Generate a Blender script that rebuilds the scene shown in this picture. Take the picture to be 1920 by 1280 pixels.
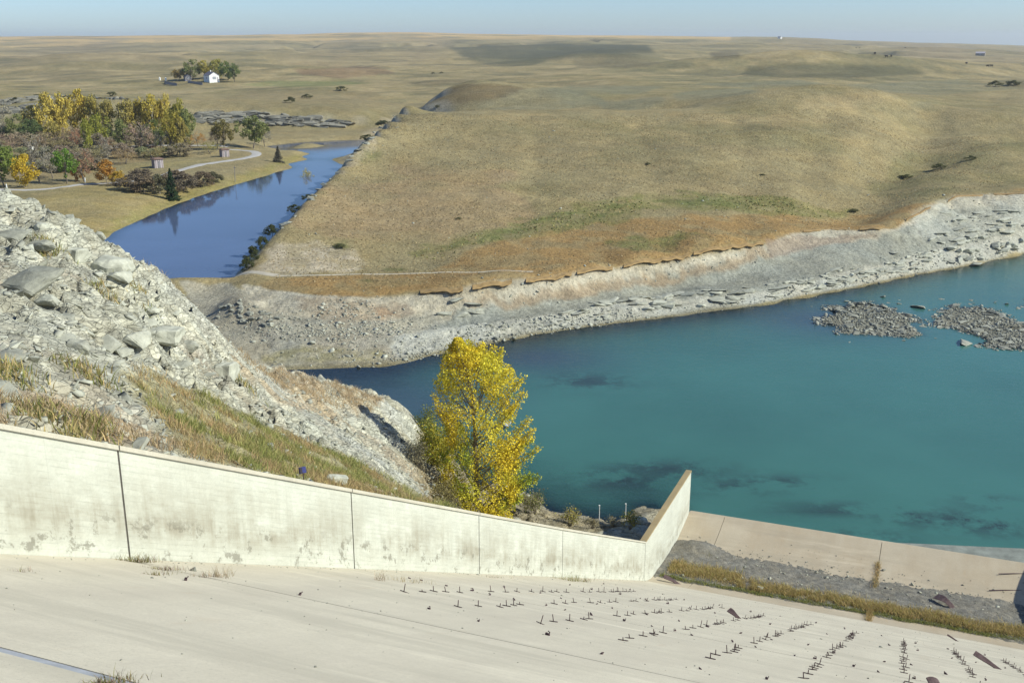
import bpy, bmesh, math, random
import numpy as np
from mathutils import Vector, Matrix, noise as mnoise

for o in list(bpy.data.objects): bpy.data.objects.remove(o)
scn = bpy.context.scene
COL = scn.collection
rnd = random.Random(7)
rng = np.random.default_rng(7)

# ------------------------------------------------------------------ camera
EYE = 40.0                      # metres above the plunge pool
FPX = 1950.0
PITCH = math.atan(565 / FPX)
cam_d = bpy.data.cameras.new('camera'); cam = bpy.data.objects.new('camera', cam_d); COL.objects.link(cam)
cam.location = (0, 0, EYE); cam.rotation_euler = (math.pi / 2 - PITCH, 0, 0)
cam_d.sensor_width = 36; cam_d.lens = 36 * FPX / 1920; cam_d.clip_end = 30000; cam_d.clip_start = .1
scn.camera = cam
scn.render.engine = 'CYCLES'

# ------------------------------------------------------------------ light
SUN_AZ, SUN_EL = math.radians(104), math.radians(37)      # azimuth clockwise from +Y
world = bpy.data.worlds.new('World'); scn.world = world; world.use_nodes = True
wn = world.node_tree.nodes; wl = world.node_tree.links; wn.clear()
wo = wn.new('ShaderNodeOutputWorld'); bg = wn.new('ShaderNodeBackground'); sky = wn.new('ShaderNodeTexSky')
sky.sky_type = 'NISHITA'; sky.sun_disc = False; sky.sun_elevation = SUN_EL; sky.sun_rotation = SUN_AZ
sky.air_density = 0.8; sky.dust_density = 0.5; sky.ozone_density = 7.0; sky.altitude = 0
bg.inputs['Strength'].default_value = .106
wl.new(sky.outputs[0], bg.inputs[0]); wl.new(bg.outputs[0], wo.inputs[0])
sun_d = bpy.data.lights.new('sun', 'SUN'); sun = bpy.data.objects.new('sun', sun_d); COL.objects.link(sun)
sun_d.energy = 4.2; sun_d.angle = math.radians(.53); sun_d.color = (.97, .96, .84)
sv = Vector((math.sin(SUN_AZ) * math.cos(SUN_EL), math.cos(SUN_AZ) * math.cos(SUN_EL), math.sin(SUN_EL)))
sun.rotation_euler = sv.to_track_quat('Z', 'Y').to_euler()
scn.view_settings.view_transform = 'Standard'; scn.view_settings.look = 'None'
scn.view_settings.exposure = 0.5; scn.view_settings.gamma = 1.0

# ------------------------------------------------------------------ survey helpers (bearing lines from the view point)
def ray(px, py):
    a = px - 960; b = 640 - py
    return np.array([a, b * math.sin(PITCH) + FPX * math.cos(PITCH), b * math.cos(PITCH) - FPX * math.sin(PITCH)])
def at_z(px, py, z):
    d = ray(px, py); return np.array([0, 0, EYE]) + (z - EYE) / d[2] * d
def at_r(px, py, r):
    d = ray(px, py); return np.array([0, 0, EYE]) + r / math.hypot(d[0], d[1]) * d
def proj(p):
    x, y, z = p[0], p[1], p[2] - EYE
    cz = y * math.cos(PITCH) - z * math.sin(PITCH)
    return 960 + FPX * x / cz, 640 - FPX * (y * math.sin(PITCH) + z * math.cos(PITCH)) / cz

# ------------------------------------------------------------------ noise
def _h(ix, iy, seed):
    h = (ix.astype(np.int64) * 374761393 + iy.astype(np.int64) * 668265263 + seed * 974711) & 0xffffffff
    h = ((h ^ (h >> 13)) * 1274126177) & 0xffffffff
    return ((h ^ (h >> 16)) & 0xffff) / 32767.5 - 1
def vnoise(x, y, seed=0):
    x = np.asarray(x, float); y = np.asarray(y, float)
    ix = np.floor(x); iy = np.floor(y); fx = x - ix; fy = y - iy
    u = fx * fx * fx * (fx * (fx * 6 - 15) + 10); v = fy * fy * fy * (fy * (fy * 6 - 15) + 10)
    a = _h(ix, iy, seed); b = _h(ix + 1, iy, seed); c = _h(ix, iy + 1, seed); d = _h(ix + 1, iy + 1, seed)
    return (a * (1 - u) + b * u) * (1 - v) + (c * (1 - u) + d * u) * v
def fbm(x, y, o=4, seed=0, gain=.5):
    s = 0; a = 1; t = 0
    for i in range(o):
        s = s + a * vnoise(x, y, seed + i * 17); t += a; a *= gain
        x, y = x * 1.9 + y * .6 + 13.1, y * 1.9 - x * .6 + 7.7
    return s / t
def sstep(a, b, x):
    t = np.clip((x - a) / (b - a), 0, 1); return t * t * (3 - 2 * t)

def vor(x, y, seed=0):
    """jittered cells: returns block height, crevice distance"""
    ix = np.floor(x); iy = np.floor(y); d1 = np.full(x.shape, 9.); d2 = d1.copy(); h = np.zeros_like(x)
    for a in (-1, 0, 1):
        for b in (-1, 0, 1):
            cx = ix + a; cy = iy + b; jx = _h(cx, cy, seed) * .45 + .5; jy = _h(cx, cy, seed + 1) * .45 + .5
            dx = x - cx - jx; dy = y - cy - jy; d = np.hypot(dx, dy)
            hh = _h(cx, cy, seed + 2) + .9 * dx * _h(cx, cy, seed + 3) + .9 * dy * _h(cx, cy, seed + 4)
            c = d < d1; d2 = np.where(c, d1, np.minimum(d2, d)); h = np.where(c, hh, h); d1 = np.where(c, d, d1)
    return h, d2 - d1

# ------------------------------------------------------------------ object helpers
def tag(o, label=None, cat=None, group=None, kind=None):
    if label: o['label'] = label
    if cat: o['category'] = cat
    if group: o['group'] = group
    if kind: o['kind'] = kind
    return o
def link(name, me, mat=None, parent=None):
    o = bpy.data.objects.new(name, me); COL.objects.link(o)
    if mat is not None and me is not None and not me.materials: me.materials.append(mat)
    if parent is not None: o.parent = parent
    return o
def empty(name, loc=(0, 0, 0)):
    o = bpy.data.objects.new(name, None); o.location = loc; o.empty_display_size = .2; COL.objects.link(o); return o
def mesh(name, v, f, cols=None, smooth=False, uv=None):
    me = bpy.data.meshes.new(name)
    v = np.asarray(v, np.float32); 
    if isinstance(f, np.ndarray):
        k = f.shape[1]
        me.vertices.add(len(v)); me.vertices.foreach_set('co', v.ravel())
        me.loops.add(f.size); me.loops.foreach_set('vertex_index', f.ravel().astype(np.int32))
        me.polygons.add(len(f)); me.polygons.foreach_set('loop_start', (np.arange(len(f)) * k).astype(np.int32))
        me.polygons.foreach_set('loop_total', np.full(len(f), k, np.int32))
        me.update(calc_edges=True)
    else:
        me.from_pydata([tuple(map(float, q)) for q in v], [], f); me.update()
    if smooth: me.polygons.foreach_set('use_smooth', np.ones(len(me.polygons), bool))
    if cols is not None:
        ca = me.color_attributes.new('Col', 'FLOAT_COLOR', 'POINT')
        c4 = np.ones((len(v), 4), np.float32); c4[:, :3] = cols; ca.data.foreach_set('color', c4.ravel())
    if uv is not None:
        ul = me.uv_layers.new(name='UVMap'); li = np.empty(len(me.loops), np.int32); me.loops.foreach_get('vertex_index', li)
        ul.data.foreach_set('uv', np.asarray(uv, np.float32)[li].ravel())
    return me
def fattr(me, name, vals):
    a = me.attributes.new(name, 'FLOAT', 'POINT'); a.data.foreach_set('value', np.asarray(vals, np.float32))
def grid_faces(n, m):
    i = np.arange(n - 1)[:, None] * m + np.arange(m - 1)[None]
    return np.stack([i, i + 1, i + m + 1, i + m], -1).reshape(-1, 4)
def bm_mesh(name, bm, smooth=False):
    me = bpy.data.meshes.new(name); bm.normal_update(); bm.to_mesh(me); bm.free()
    if smooth:
        for p in me.polygons: p.use_smooth = True
    return me
def add_box(bm, c, s, rz=0, M=None, bev=0):
    r = bmesh.ops.create_cube(bm, size=1)
    m = Matrix.Translation(c) @ Matrix.Rotation(rz, 4, 'Z') @ Matrix.Diagonal((*s, 1))
    if M is not None: m = M @ m
    bmesh.ops.transform(bm, matrix=m, verts=r['verts'])
    if bev:
        bmesh.ops.bevel(bm, geom=list({e for v in r['verts'] for e in v.link_edges}), offset=bev, segments=1, affect='EDGES')
def add_tube(bm, pts, rad, seg=6):
    rings = []
    for i, p in enumerate(pts):
        p = Vector(p); d = Vector(pts[min(i + 1, len(pts) - 1)]) - Vector(pts[max(i - 1, 0)])
        d = d.normalized() if d.length > 1e-6 else Vector((0, 0, 1))
        a = d.orthogonal().normalized(); b = d.cross(a); r = rad[i] if isinstance(rad, (list, tuple)) else rad
        rings.append([bm.verts.new(p + (a * math.cos(k * math.tau / seg) + b * math.sin(k * math.tau / seg)) * r) for k in range(seg)])
    for i in range(len(rings) - 1):
        for k in range(seg):
            bm.faces.new((rings[i][k], rings[i][(k + 1) % seg], rings[i + 1][(k + 1) % seg], rings[i + 1][k]))
    for q in (rings[0][::-1], rings[-1]):
        bm.faces.new(q)

# ------------------------------------------------------------------ materials
def newmat(name):
    m = bpy.data.materials.new(name); m.use_nodes = True; nt = m.node_tree; nt.nodes.clear()
    out = nt.nodes.new('ShaderNodeOutputMaterial'); return m, nt, out
class N:
    def __init__(s, nt): s.nt = nt
    def __call__(s, typ, **kw):
        n = s.nt.nodes.new('ShaderNode' + typ)
        for k, v in kw.items():
            if k.startswith('i_'):
                key = k[2:]; key = int(key) if key.isdigit() else key
                n.inputs[key].default_value = v
            else: setattr(n, k, v)
        return n
    def l(s, a, b): s.nt.links.new(a, b)
    def noise(s, vec, scale, detail=4, rough=.6, dist=0):
        n = s('TexNoise'); n.inputs['Scale'].default_value = scale; n.inputs['Detail'].default_value = detail
        n.inputs['Roughness'].default_value = rough; n.inputs['Distortion'].default_value = dist
        if vec is not None: s.l(vec, n.inputs['Vector'])
        return n.outputs['Fac']
    def rng(s, fac, a, b, c, d):
        n = s('MapRange'); s.l(fac, n.inputs[0])
        for i, v in enumerate((a, b, c, d)): n.inputs[i + 1].default_value = v
        return n.outputs[0]
    def mul(s, a, b, op='MULTIPLY'):
        n = s('Math', operation=op)
        for i, q in enumerate((a, b)):
            if isinstance(q, (int, float)): n.inputs[i].default_value = q
            else: s.l(q, n.inputs[i])
        return n.outputs[0]
    def mix(s, f, a, b, mode='MIX'):
        n = s('Mix', data_type='RGBA', blend_type=mode)
        if isinstance(f, (int, float)): n.inputs[0].default_value = f
        else: s.l(f, n.inputs[0])
        for i, q in ((6, a), (7, b)):
            if isinstance(q, tuple): n.inputs[i].default_value = (*q, 1)
            else: s.l(q, n.inputs[i])
        return n.outputs[2]
    def val(s, col, fac):           # scale a colour by a scalar socket
        n = s('VectorMath', operation='SCALE'); s.l(col, n.inputs[0]); s.l(fac, n.inputs[3]); return n.outputs[0]
def finish(nt, n, out, col, rough=.9, bump=None, bstr=.3, bdist=.1, spec=.2, metal=0):
    p = n('BsdfPrincipled'); p.inputs['Roughness'].default_value = rough; p.inputs['Metallic'].default_value = metal
    p.inputs['Specular IOR Level'].default_value = spec
    if isinstance(col, tuple): p.inputs['Base Color'].default_value = (*col, 1)
    else: n.l(col, p.inputs['Base Color'])
    if bump is not None:
        b = n('Bump'); b.inputs['Strength'].default_value = bstr; b.inputs['Distance'].default_value = bdist
        n.l(bump, b.inputs['Height']); n.l(b.outputs[0], p.inputs['Normal'])
    n.l(p.outputs[0], out.inputs[0]); return p

def mat_terrain(name, scales, amps, bscale, bstr, bdist, cracks=False):
    m, nt, out = newmat(name); n = N(nt)
    ca = n('Attribute', attribute_name='Col'); geo = n('NewGeometry'); pos = geo.outputs['Position']
    fac = None
    for sc, am in zip(scales, amps):
        f = n.rng(n.noise(pos, sc, 5, .65), .28, .72, 1 - am, 1 + am)
        fac = f if fac is None else n.mul(fac, f)
    col = n.val(ca.outputs['Color'], fac)
    warm = n.rng(n.noise(pos, scales[1] * .37, 3), .35, .65, 0, .35)
    col = n.mix(warm, col, n.mix(1, col, (1.12, .98, .78), 'MULTIPLY'))
    h = n.noise(pos, bscale, 8, .7)
    if cracks:
        mp = n('Mapping'); mp.inputs['Scale'].default_value = (.8, 1.0, 2.2); mp.inputs['Rotation'].default_value = (.3, .2, .5); n.l(pos, mp.inputs[0])
        dn = n('VectorMath', operation='ADD'); nz = n('TexNoise'); nz.inputs['Scale'].default_value = 1.4; n.l(pos, nz.inputs['Vector']); n.l(mp.outputs[0], dn.inputs[0]); n.l(n.val(nz.outputs['Color'], n.mul(.6, 1.0)), dn.inputs[1])
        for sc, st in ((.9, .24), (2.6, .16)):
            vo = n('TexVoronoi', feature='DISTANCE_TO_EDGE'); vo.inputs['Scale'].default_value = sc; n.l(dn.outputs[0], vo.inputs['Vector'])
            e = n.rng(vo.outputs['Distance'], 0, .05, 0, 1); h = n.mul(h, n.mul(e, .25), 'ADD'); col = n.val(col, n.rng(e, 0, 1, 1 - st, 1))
            vc = n('TexVoronoi'); vc.inputs['Scale'].default_value = sc; n.l(dn.outputs[0], vc.inputs['Vector']); sp = n('SeparateColor'); n.l(vc.outputs['Color'], sp.inputs[0]); col = n.val(col, n.rng(sp.outputs[0], 0, 1, .8, 1.15)); h = n.mul(h, n.mul(sp.outputs[1], .35), 'ADD')
    finish(nt, n, out, col, .95, h, bstr, bdist, .1)
    return m
M_TERR = mat_terrain('dry_grassland', (1.9, .33, .05), (.34, .2, .14), 1.3, .9, .5)
M_GRAV = mat_terrain('bucket_gravel', (9, 2.5, .4), (.4, .2, .1), 12, .8, .06)
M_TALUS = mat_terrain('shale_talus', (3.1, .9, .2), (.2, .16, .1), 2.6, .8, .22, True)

def mat_plain(name, col, rough=.8, var=.2, scale=4., bstr=.2, metal=0, spec=.25, col2=None):
    m, nt, out = newmat(name); n = N(nt); tc = n('TexCoord')
    f = n.noise(tc.outputs['Object'], scale, 5, .65)
    c2 = col2 or tuple(c * (1 - var) for c in col); c1 = tuple(min(1, c * (1 + var)) for c in col) if not col2 else col
    c = n.mix(n.rng(f, .3, .7, 0, 1), c2, c1)
    finish(nt, n, out, c, rough, f, bstr, .02, spec, metal)
    return m
def mat_rock(name, col, col2):
    m, nt, out = newmat(name); n = N(nt); geo = n('NewGeometry'); oi = n('ObjectInfo'); pos = geo.outputs['Position']
    f = n.noise(pos, 2.3, 6, .7)
    c = n.mix(n.rng(f, .32, .68, 0, 1), col2, col)
    isl = n.rng(geo.outputs['Random Per Island'], 0, 1, .66, 1.15)
    c = n.val(c, isl)
    finish(nt, n, out, c, .9, n.noise(pos, 5, 6, .7), .5, .06, .15)
    return m
M_ROCK = mat_rock('pale_shale', (.46, .46, .37), (.28, .28, .225))
M_ROCKG = mat_rock('grey_river_rock', (.36, .36, .29), (.2, .2, .165))
def mat_leaf(name, attr=True, trans=.35):
    m, nt, out = newmat(name); n = N(nt)
    geo = n('NewGeometry')
    if attr:
        src = n('Attribute', attribute_name='Col').outputs['Color']
    else:
        oi = n('ObjectInfo'); src = oi.outputs['Color']
    c = n.val(src, n.rng(geo.outputs['Random Per Island'], 0, 1, .7, 1.3))
    d = n('BsdfDiffuse'); t = n('BsdfTranslucent'); mx = n('MixShader'); mx.inputs[0].default_value = trans
    n.l(c, d.inputs[0]); n.l(c, t.inputs[0]); n.l(d.outputs[0], mx.inputs[1]); n.l(t.outputs[0], mx.inputs[2]); n.l(mx.outputs[0], out.inputs[0])
    return m
M_LEAF = mat_leaf('autumn_leaf'); M_LEAFO = mat_leaf('tree_foliage', False, .3)
M_BARK = mat_plain('grey_bark', (.2, .17, .13), .9, .3, 3)
M_TWIG = mat_leaf('bare_twigs', False, 0)

def mat_concrete(name, base, dark, boards=False):
    m, nt, out = newmat(name); n = N(nt); uv = n('UVMap', uv_map='UVMap'); geo = n('NewGeometry')
    v = uv.outputs[0]; pos = geo.outputs['Position']
    sep = n('SeparateXYZ'); n.l(v, sep.inputs[0])
    col = n.mix(n.rng(n.noise(pos, .5, 6, .65), .3, .7, 0, 1), tuple(b * .86 for b in base), base)
    col = n.val(col, n.rng(n.noise(pos, 14, 4, .7), .25, .75, .9, 1.09))
    h = n.noise(pos, 9, 6, .7)
    if boards:
        mp = n('Mapping'); mp.inputs['Scale'].default_value = (.9, 7, 1); n.l(v, mp.inputs[0])
        bl = n.noise(mp.outputs[0], 1.0, 3, .5)
        col = n.val(col, n.rng(bl, .3, .7, .93, 1.05))
        fr = n.mul(n.mul(sep.outputs[1], 6.5), 0, 'ADD'); frc = n('Math', operation='FRACT'); n.l(fr, frc.inputs[0])
        ln = n.rng(frc.outputs[0], .0, .22, 1, 0)
        brk = n.rng(n.noise(mp.outputs[0], 2.4, 2), .42, .6, 0, .5)
        col = n.mix(n.mul(ln, brk), col, tuple(b * .45 for b in base))
        fv = n.mul(sep.outputs[0], .42); fvf = n('Math', operation='FRACT'); n.l(fv, fvf.inputs[0]); col = n.mix(n.rng(fvf.outputs[0], 0, .012, .35, 0), col, tuple(b * .5 for b in base))
        # run-off stains: streaks down the face, heavier in the lower half
        ms = n('Mapping'); ms.inputs['Scale'].default_value = (1.0, .12, 1); n.l(v, ms.inputs[0])
        st = n.rng(n.noise(ms.outputs[0], 1.7, 5, .7), .45, .65, 0, 1)
        low = n.mul(n.rng(sep.outputs[1], .25, .9, .25, 1), n.rng(sep.outputs[1], 1.0, 2.6, 1, .25))
        mb = n('Mapping'); mb.inputs['Scale'].default_value = (.28, .5, 1); n.l(v, mb.inputs[0])
        blot = n.rng(n.noise(mb.outputs[0], 1.0, 5, .7), .4, .6, 0, 1)
        tot = n.mul(n.mul(low, n.mul(n.mul(st, .5), n.mul(blot, .8), 'ADD')), .85)
        col = n.mix(tot, col, dark)
        # spalled patches near the foot
        sp = n.mul(n.rng(n.noise(v, 1.3, 7, .75), .55, .6, 0, .65), n.rng(sep.outputs[1], .9, 1.3, 1, 0))
        col = n.mix(sp, col, tuple(b * .55 for b in dark))
    else:
        ms = n('Mapping'); ms.inputs['Scale'].default_value = (.13, .5, 1); n.l(v, ms.inputs[0])
        st = n.rng(n.noise(ms.outputs[0], .8, 6, .65), .40, .68, 0, .7)
        col = n.mix(st, col, dark)
        mg = n('Mapping'); mg.inputs['Scale'].default_value = (.5, .07, 1); n.l(v, mg.inputs[0])
        col = n.mix(n.rng(n.noise(mg.outputs[0], 1.1, 5, .65), .5, .62, 0, .65), col, tuple(b * .74 for b in base))
        col = n.mix(n.rng(n.noise(mg.outputs[0], 1.7, 4, .6), .58, .7, 0, .6), col, tuple(min(1, b * 1.15) for b in base))
        rust = n.rng(n.noise(ms.outputs[0], 1.9, 3, .6), .66, .78, 0, .35)
        col = n.mix(rust, col, (.46, .32, .18))
        pit = n.rng(n.noise(pos, 34, 2), .64, .7, 0, .5)
        col = n.mix(pit, col, tuple(b * .5 for b in dark))
    finish(nt, n, out, col, .88, h, .25, .02, .2)
    return m
M_FLOOR = mat_concrete('sandy_concrete', (.60, .545, .42), (.46, .41, .32))
M_BUCKET = mat_concrete('stained_concrete', (.46, .395, .29), (.36, .285, .19))
M_WALL = mat_concrete('board_marked_concrete', (.55, .56, .475), (.29, .27, .205), True)
M_COPE = mat_concrete('coping_concrete', (.56, .53, .43), (.36, .32, .24))
M_COPEW = mat_concrete('lichen_coping', (.36, .28, .15), (.26, .2, .11))
M_DARK = mat_plain('joint_filler', (.09, .08, .07), .95, .3, 6)
M_STEEL = mat_plain('rusted_steel', (.085, .055, .06), .75, .35, 20, .3, .3)
M_RUST = mat_plain('rust_plate', (.11, .075, .075), .8, .4, 5, .3, .2)

# ------------------------------------------------------------------ spillway frame:  s along the flow, t across it
_d = ray(1694, 1108); AZ = math.atan2(_d[0], _d[1]); SLOPE = -_d[2] / math.hypot(_d[0], _d[1])
CORNER = at_z(1210, 1088, 2.5)
SV = np.array([math.sin(AZ), math.cos(AZ)]); _a = math.radians(111.0); TV = np.array([math.sin(_a), math.cos(_a)])
STI = np.linalg.inv(np.array([SV, TV]).T)
def wpt(s, t, z): q = CORNER[:2] + SV * s + TV * t; return (q[0], q[1], z)
def to_st(x, y):
    dx = np.asarray(x, float) - CORNER[0]; dy = np.asarray(y, float) - CORNER[1]
    return STI[0, 0] * dx + STI[0, 1] * dy, STI[1, 0] * dx + STI[1, 1] * dy
_w = 3.1; _end = 2.5 - SLOPE * _w * .5
def floor_z(s):
    s = np.asarray(s, float); u = np.clip(s, 0, _w) / _w
    a = np.where(s <= 0, 2.5 - SLOPE * s, 2.5 - SLOPE * _w * (u - u * u / 2))
    k = np.clip((s - _w) / 3.0, 0, 1); dip = _end - (_end - 1.08) * (k * k * (3 - 2 * k))
    return np.where(s > _w, dip + .0142 * np.clip(s - 5.6, 0, None) ** 2, a)
WTOP = 5.76
def wall_top(s): return np.maximum(2.5 - SLOPE * np.asarray(s, float) + 2.95, WTOP)

# ------------------------------------------------------------------ main terrain (valley, banks and hills)
ctl = []
def Z(z, *pts):
    for p in pts: ctl.append(at_z(p[0], p[1], z))
def Rr(*pts):
    for px, py, r in pts:
        d = ray(px, py); ctl.append(at_r(px, py, r * math.hypot(d[0], d[1]) / d[1]))      # r is the distance along the view axis
def dens(pts, step):           # densify a pixel polyline of (x,y[,z])
    out = []
    for a, b in zip(pts[:-1], pts[1:]):
        n = max(1, int(math.hypot(b[0] - a[0], b[1] - a[1]) / step))
        for i in range(n): out.append(tuple(a[k] + (b[k] - a[k]) * i / n for k in range(len(a))))
    out.append(tuple(pts[-1])); return out
SHORE = [(520, 694), (600, 691), (680, 688), (740, 684), (800, 668), (860, 655), (930, 641), (1000, 627), (1100, 612), (1200, 600), (1300, 588), (1400, 575), (1470, 562), (1540, 550), (1630, 533), (1720, 514), (1800, 500), (1850, 490), (1920, 474), (2020, 450), (2200, 410)]
for p in dens(SHORE, 38):
    q = at_z(p[0], p[1], 0); ctl.append(q)
    u = q[:2] / np.linalg.norm(q[:2])
    for dd, z in ((3, -.25), (6, -.9), (12, -2.4), (28, -4.5)):
        ctl.append(np.array([*(q[:2] - u * dd), z]))
SCARP = [(455, 533, 4.1), (520, 545, 4.1), (600, 556, 3.9), (700, 557, 3.8), (790, 552, 3.9), (860, 553, 4.0), (1000, 533, 4.3), (1100, 515, 4.5), (1250, 490, 4.7), (1430, 460, 5.2), (1500, 436, 5.9), (1560, 429, 6.0), (1650, 429, 6.3), (1690, 414, 6.8), (1740, 396, 7.2), (1790, 376, 7.7), (1860, 367, 8.0), (1925, 366, 8.2), (2060, 352, 8.6), (2250, 335, 9)]
SBASE = [(455, 565, 3.0), (520, 590, 2.6), (600, 600, 2.2), (700, 598, 2.0), (790, 590, 1.9), (860, 583, 2.0), (1000, 563, 2.2), (1100, 545, 2.5), (1250, 515, 2.7), (1430, 482, 3.5), (1500, 462, 4.2), (1560, 456, 4.4), (1650, 448, 4.7), (1690, 430, 5.2), (1740, 420, 5.5), (1780, 398, 6.2), (1860, 390, 6.5), (1925, 388, 6.7), (2060, 372, 7), (2250, 355, 7.5)]
BEACH = [(470, 655, .9), (560, 652, 1.0), (650, 640, 1.1), (740, 632, 1.1), (800, 622, 1.1), (860, 612, 1.1), (1000, 593, 1.2), (1100, 577, 1.5), (1200, 556, 1.7), (1300, 551, 1.8), (1400, 545, 1.7), (1470, 535, 1.5), (1540, 520, 1.6), (1630, 500, 1.8), (1720, 478, 2.2), (1800, 462, 2.5), (1870, 445, 2.9), (1925, 432, 3.2), (2060, 400, 4)]
for L, st in ((SCARP, 24), (SBASE, 34), (BEACH, 40)):
    for p in dens(L, st): ctl.append(at_z(*p))
LEDGE = [(1200, 563, .9), (1300, 563, .9), (1400, 556, .9), (1470, 547, .7)]
for p in dens(LEDGE, 25): ctl.append(at_z(*p))
# causeway, gully and grey mound at its foot
Z(3.8, (330, 522), (365, 522), (400, 521), (430, 520), (452, 519))
Z(2.9, (405, 555), (385, 545)); Z(2.0, (395, 590), (415, 600)); Z(1.2, (430, 630), (455, 640)); Z(3.2, (345, 545))
Z(4.5, (436, 553), (452, 556)); Z(3.6, (470, 575)); Z(2.0, (455, 605), (480, 612))
# terrace with the trail
Z(4.6, (470, 518), (520, 520), (600, 522)); Z(4.7, (700, 520), (780, 518)); Z(4.9, (900, 512), (1000, 511)); Z(5.1, (1150, 492), (1250, 474))
# pond bed and rims
POND = [(200, 447), (225, 430), (270, 410), (320, 388), (380, 366), (440, 347), (500, 330), (540, 318), (566, 302), (578, 290), (560, 279), (528, 271), (560, 267), (620, 264), (700, 261), (760, 260)]
for p in dens(POND, 22):
    q = at_z(p[0], p[1], 3.0); ctl.append(q)
    far = p[0] >= 528 and p[1] < 285
    nrm = np.array([0, 1.]) if far else np.array([-.75, .66])
    ctl.append(np.array([*(q[:2] + nrm * (6 if not far else 12)), 3.9])); ctl.append(np.array([*(q[:2] - nrm * (5 if not far else 10)), 1.8]))
Z(2.0, (330, 517), (400, 516), (440, 514)); 
for p in ((240, 480), (300, 470), (400, 470), (400, 400), (470, 380), (520, 350), (420, 500), (600, 290), (640, 275)): ctl.append(at_z(*p, 1.2))
EDGE = [(460, 508, 4.7), (475, 487, 5.5), (490, 466, 6.4), (520, 430, 8.0), (560, 386, 9.6), (600, 345, 11.5), (640, 305, 13.4), (680, 264, 16.6), (745, 207, 20.4)]
for p in dens(EDGE, 18):
    q = at_z(*p); ctl.append(q); h = p[2]
    ctl.append(np.array([q[0] + 4, q[1] + .5, q[2] + .5]))
    ctl.append(np.array([q[0] - 1.6, q[1] + .3, 3 + (h - 3) * .45])); ctl.append(np.array([q[0] - 4.0, q[1] + .8, 2.4])); ctl.append(np.array([q[0] - 9, q[1] + 1.5, 1.4]))
# the promontory hill
for x, rows in {
    700: ((490, 168), (450, 178), (400, 196), (330, 228), (270, 262)),
    800: ((490, 168), (450, 179), (400, 196), (330, 227), (270, 262), (212, 304)),
    950: ((480, 170), (440, 182), (400, 196), (330, 226), (270, 262), (213, 305), (203, 335)),
    1100: ((485, 169), (450, 180), (400, 197), (330, 226), (270, 262), (213, 305), (205, 330), (185, 380)),
    1250: ((460, 178), (410, 193), (370, 209), (300, 243), (240, 284), (203, 318), (192, 350)),
    1400: ((440, 186), (400, 200), (370, 212), (300, 247), (230, 292), (185, 330), (178, 370)),
    1500: ((415, 198), (390, 208), (330, 238), (250, 276), (178, 332), (170, 390)),
    1600: ((400, 208), (340, 236), (300, 258), (250, 285), (180, 335), (172, 390)),
    1660: ((370, 222), (335, 243), (300, 264), (250, 292), (187, 336), (178, 390)),
    1700: ((380, 214), (350, 231), (320, 248), (285, 271), (255, 298), (200, 345)), 1750: ((356, 226), (318, 250), (288, 269), (262, 291), (240, 320), (200, 375)),
    1825: ((352, 232), (315, 254), (285, 272), (258, 292), (235, 325)),
    1900: ((350, 237), (312, 256), (265, 287), (250, 312), (215, 360), (195, 400)),
    1980: ((340, 242), (310, 259), (270, 285)), 2100: ((325, 250), (300, 266), (260, 296), (220, 350))}.items():
    Rr(*[(x, y, r) for y, r in rows])
for x in (780, 880, 980, 1100, 1250): ctl.append(np.array([*at_r(x, 215, 345)[:2], 17 if x > 900 else 12]))
# far side of the promontory drops back to the river
for x, r, z in ((700, 340, 8), (720, 360, 5), (690, 390, 2), (760, 380, 4)): ctl.append(np.array([*at_r(x, 215, r)[:2], z]))
# river cliffs and plateau on the left
for x in (-200, -60, 0, 100, 200, 300, 400, 500, 600, 680):
    dy = (0 if x < 350 else 4)
    Rr((x, 240 + dy, 432), (x, 226 + dy, 446), (x, 204 + dy, 452), (x, 183, 505), (x, 166, 600), (x, 152, 690), (x, 132, 880), (x, 112, 1250))
for x in (720, 760): Rr((x, 236, 435), (x, 215, 470), (x, 190, 530), (x, 165, 640), (x, 150, 720))
for x, y in ((0, 370), (100, 350), (200, 340), (100, 300), (200, 300), (300, 300), (400, 300), (50, 270), (200, 265), (330, 262), (450, 290), (480, 268), (420, 255), (100, 250), (250, 250)):
    ctl.append(at_z(x, y, 4.6 + (340 - y) * .006))
for x, y in ((150, 400), (210, 395), (260, 375)): ctl.append(at_z(x, y, 4.4))
for x, r, z in ((-100, 120, 4), (0, 100, 5), (100, 120, 4), (-150, 200, 5), (200, 130, 3), (250, 100, 2)): ctl.append(np.array([*at_r(x, 500, r)[:2], z]))
# dark knoll behind the promontory
Rr((790, 203, 385), (860, 200, 372), (820, 180, 410), (880, 162, 432), (930, 166, 430), (840, 163, 470), (760, 196, 430))
ctl.append(np.array([*at_r(880, 200, 480)[:2], 17]))
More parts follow.
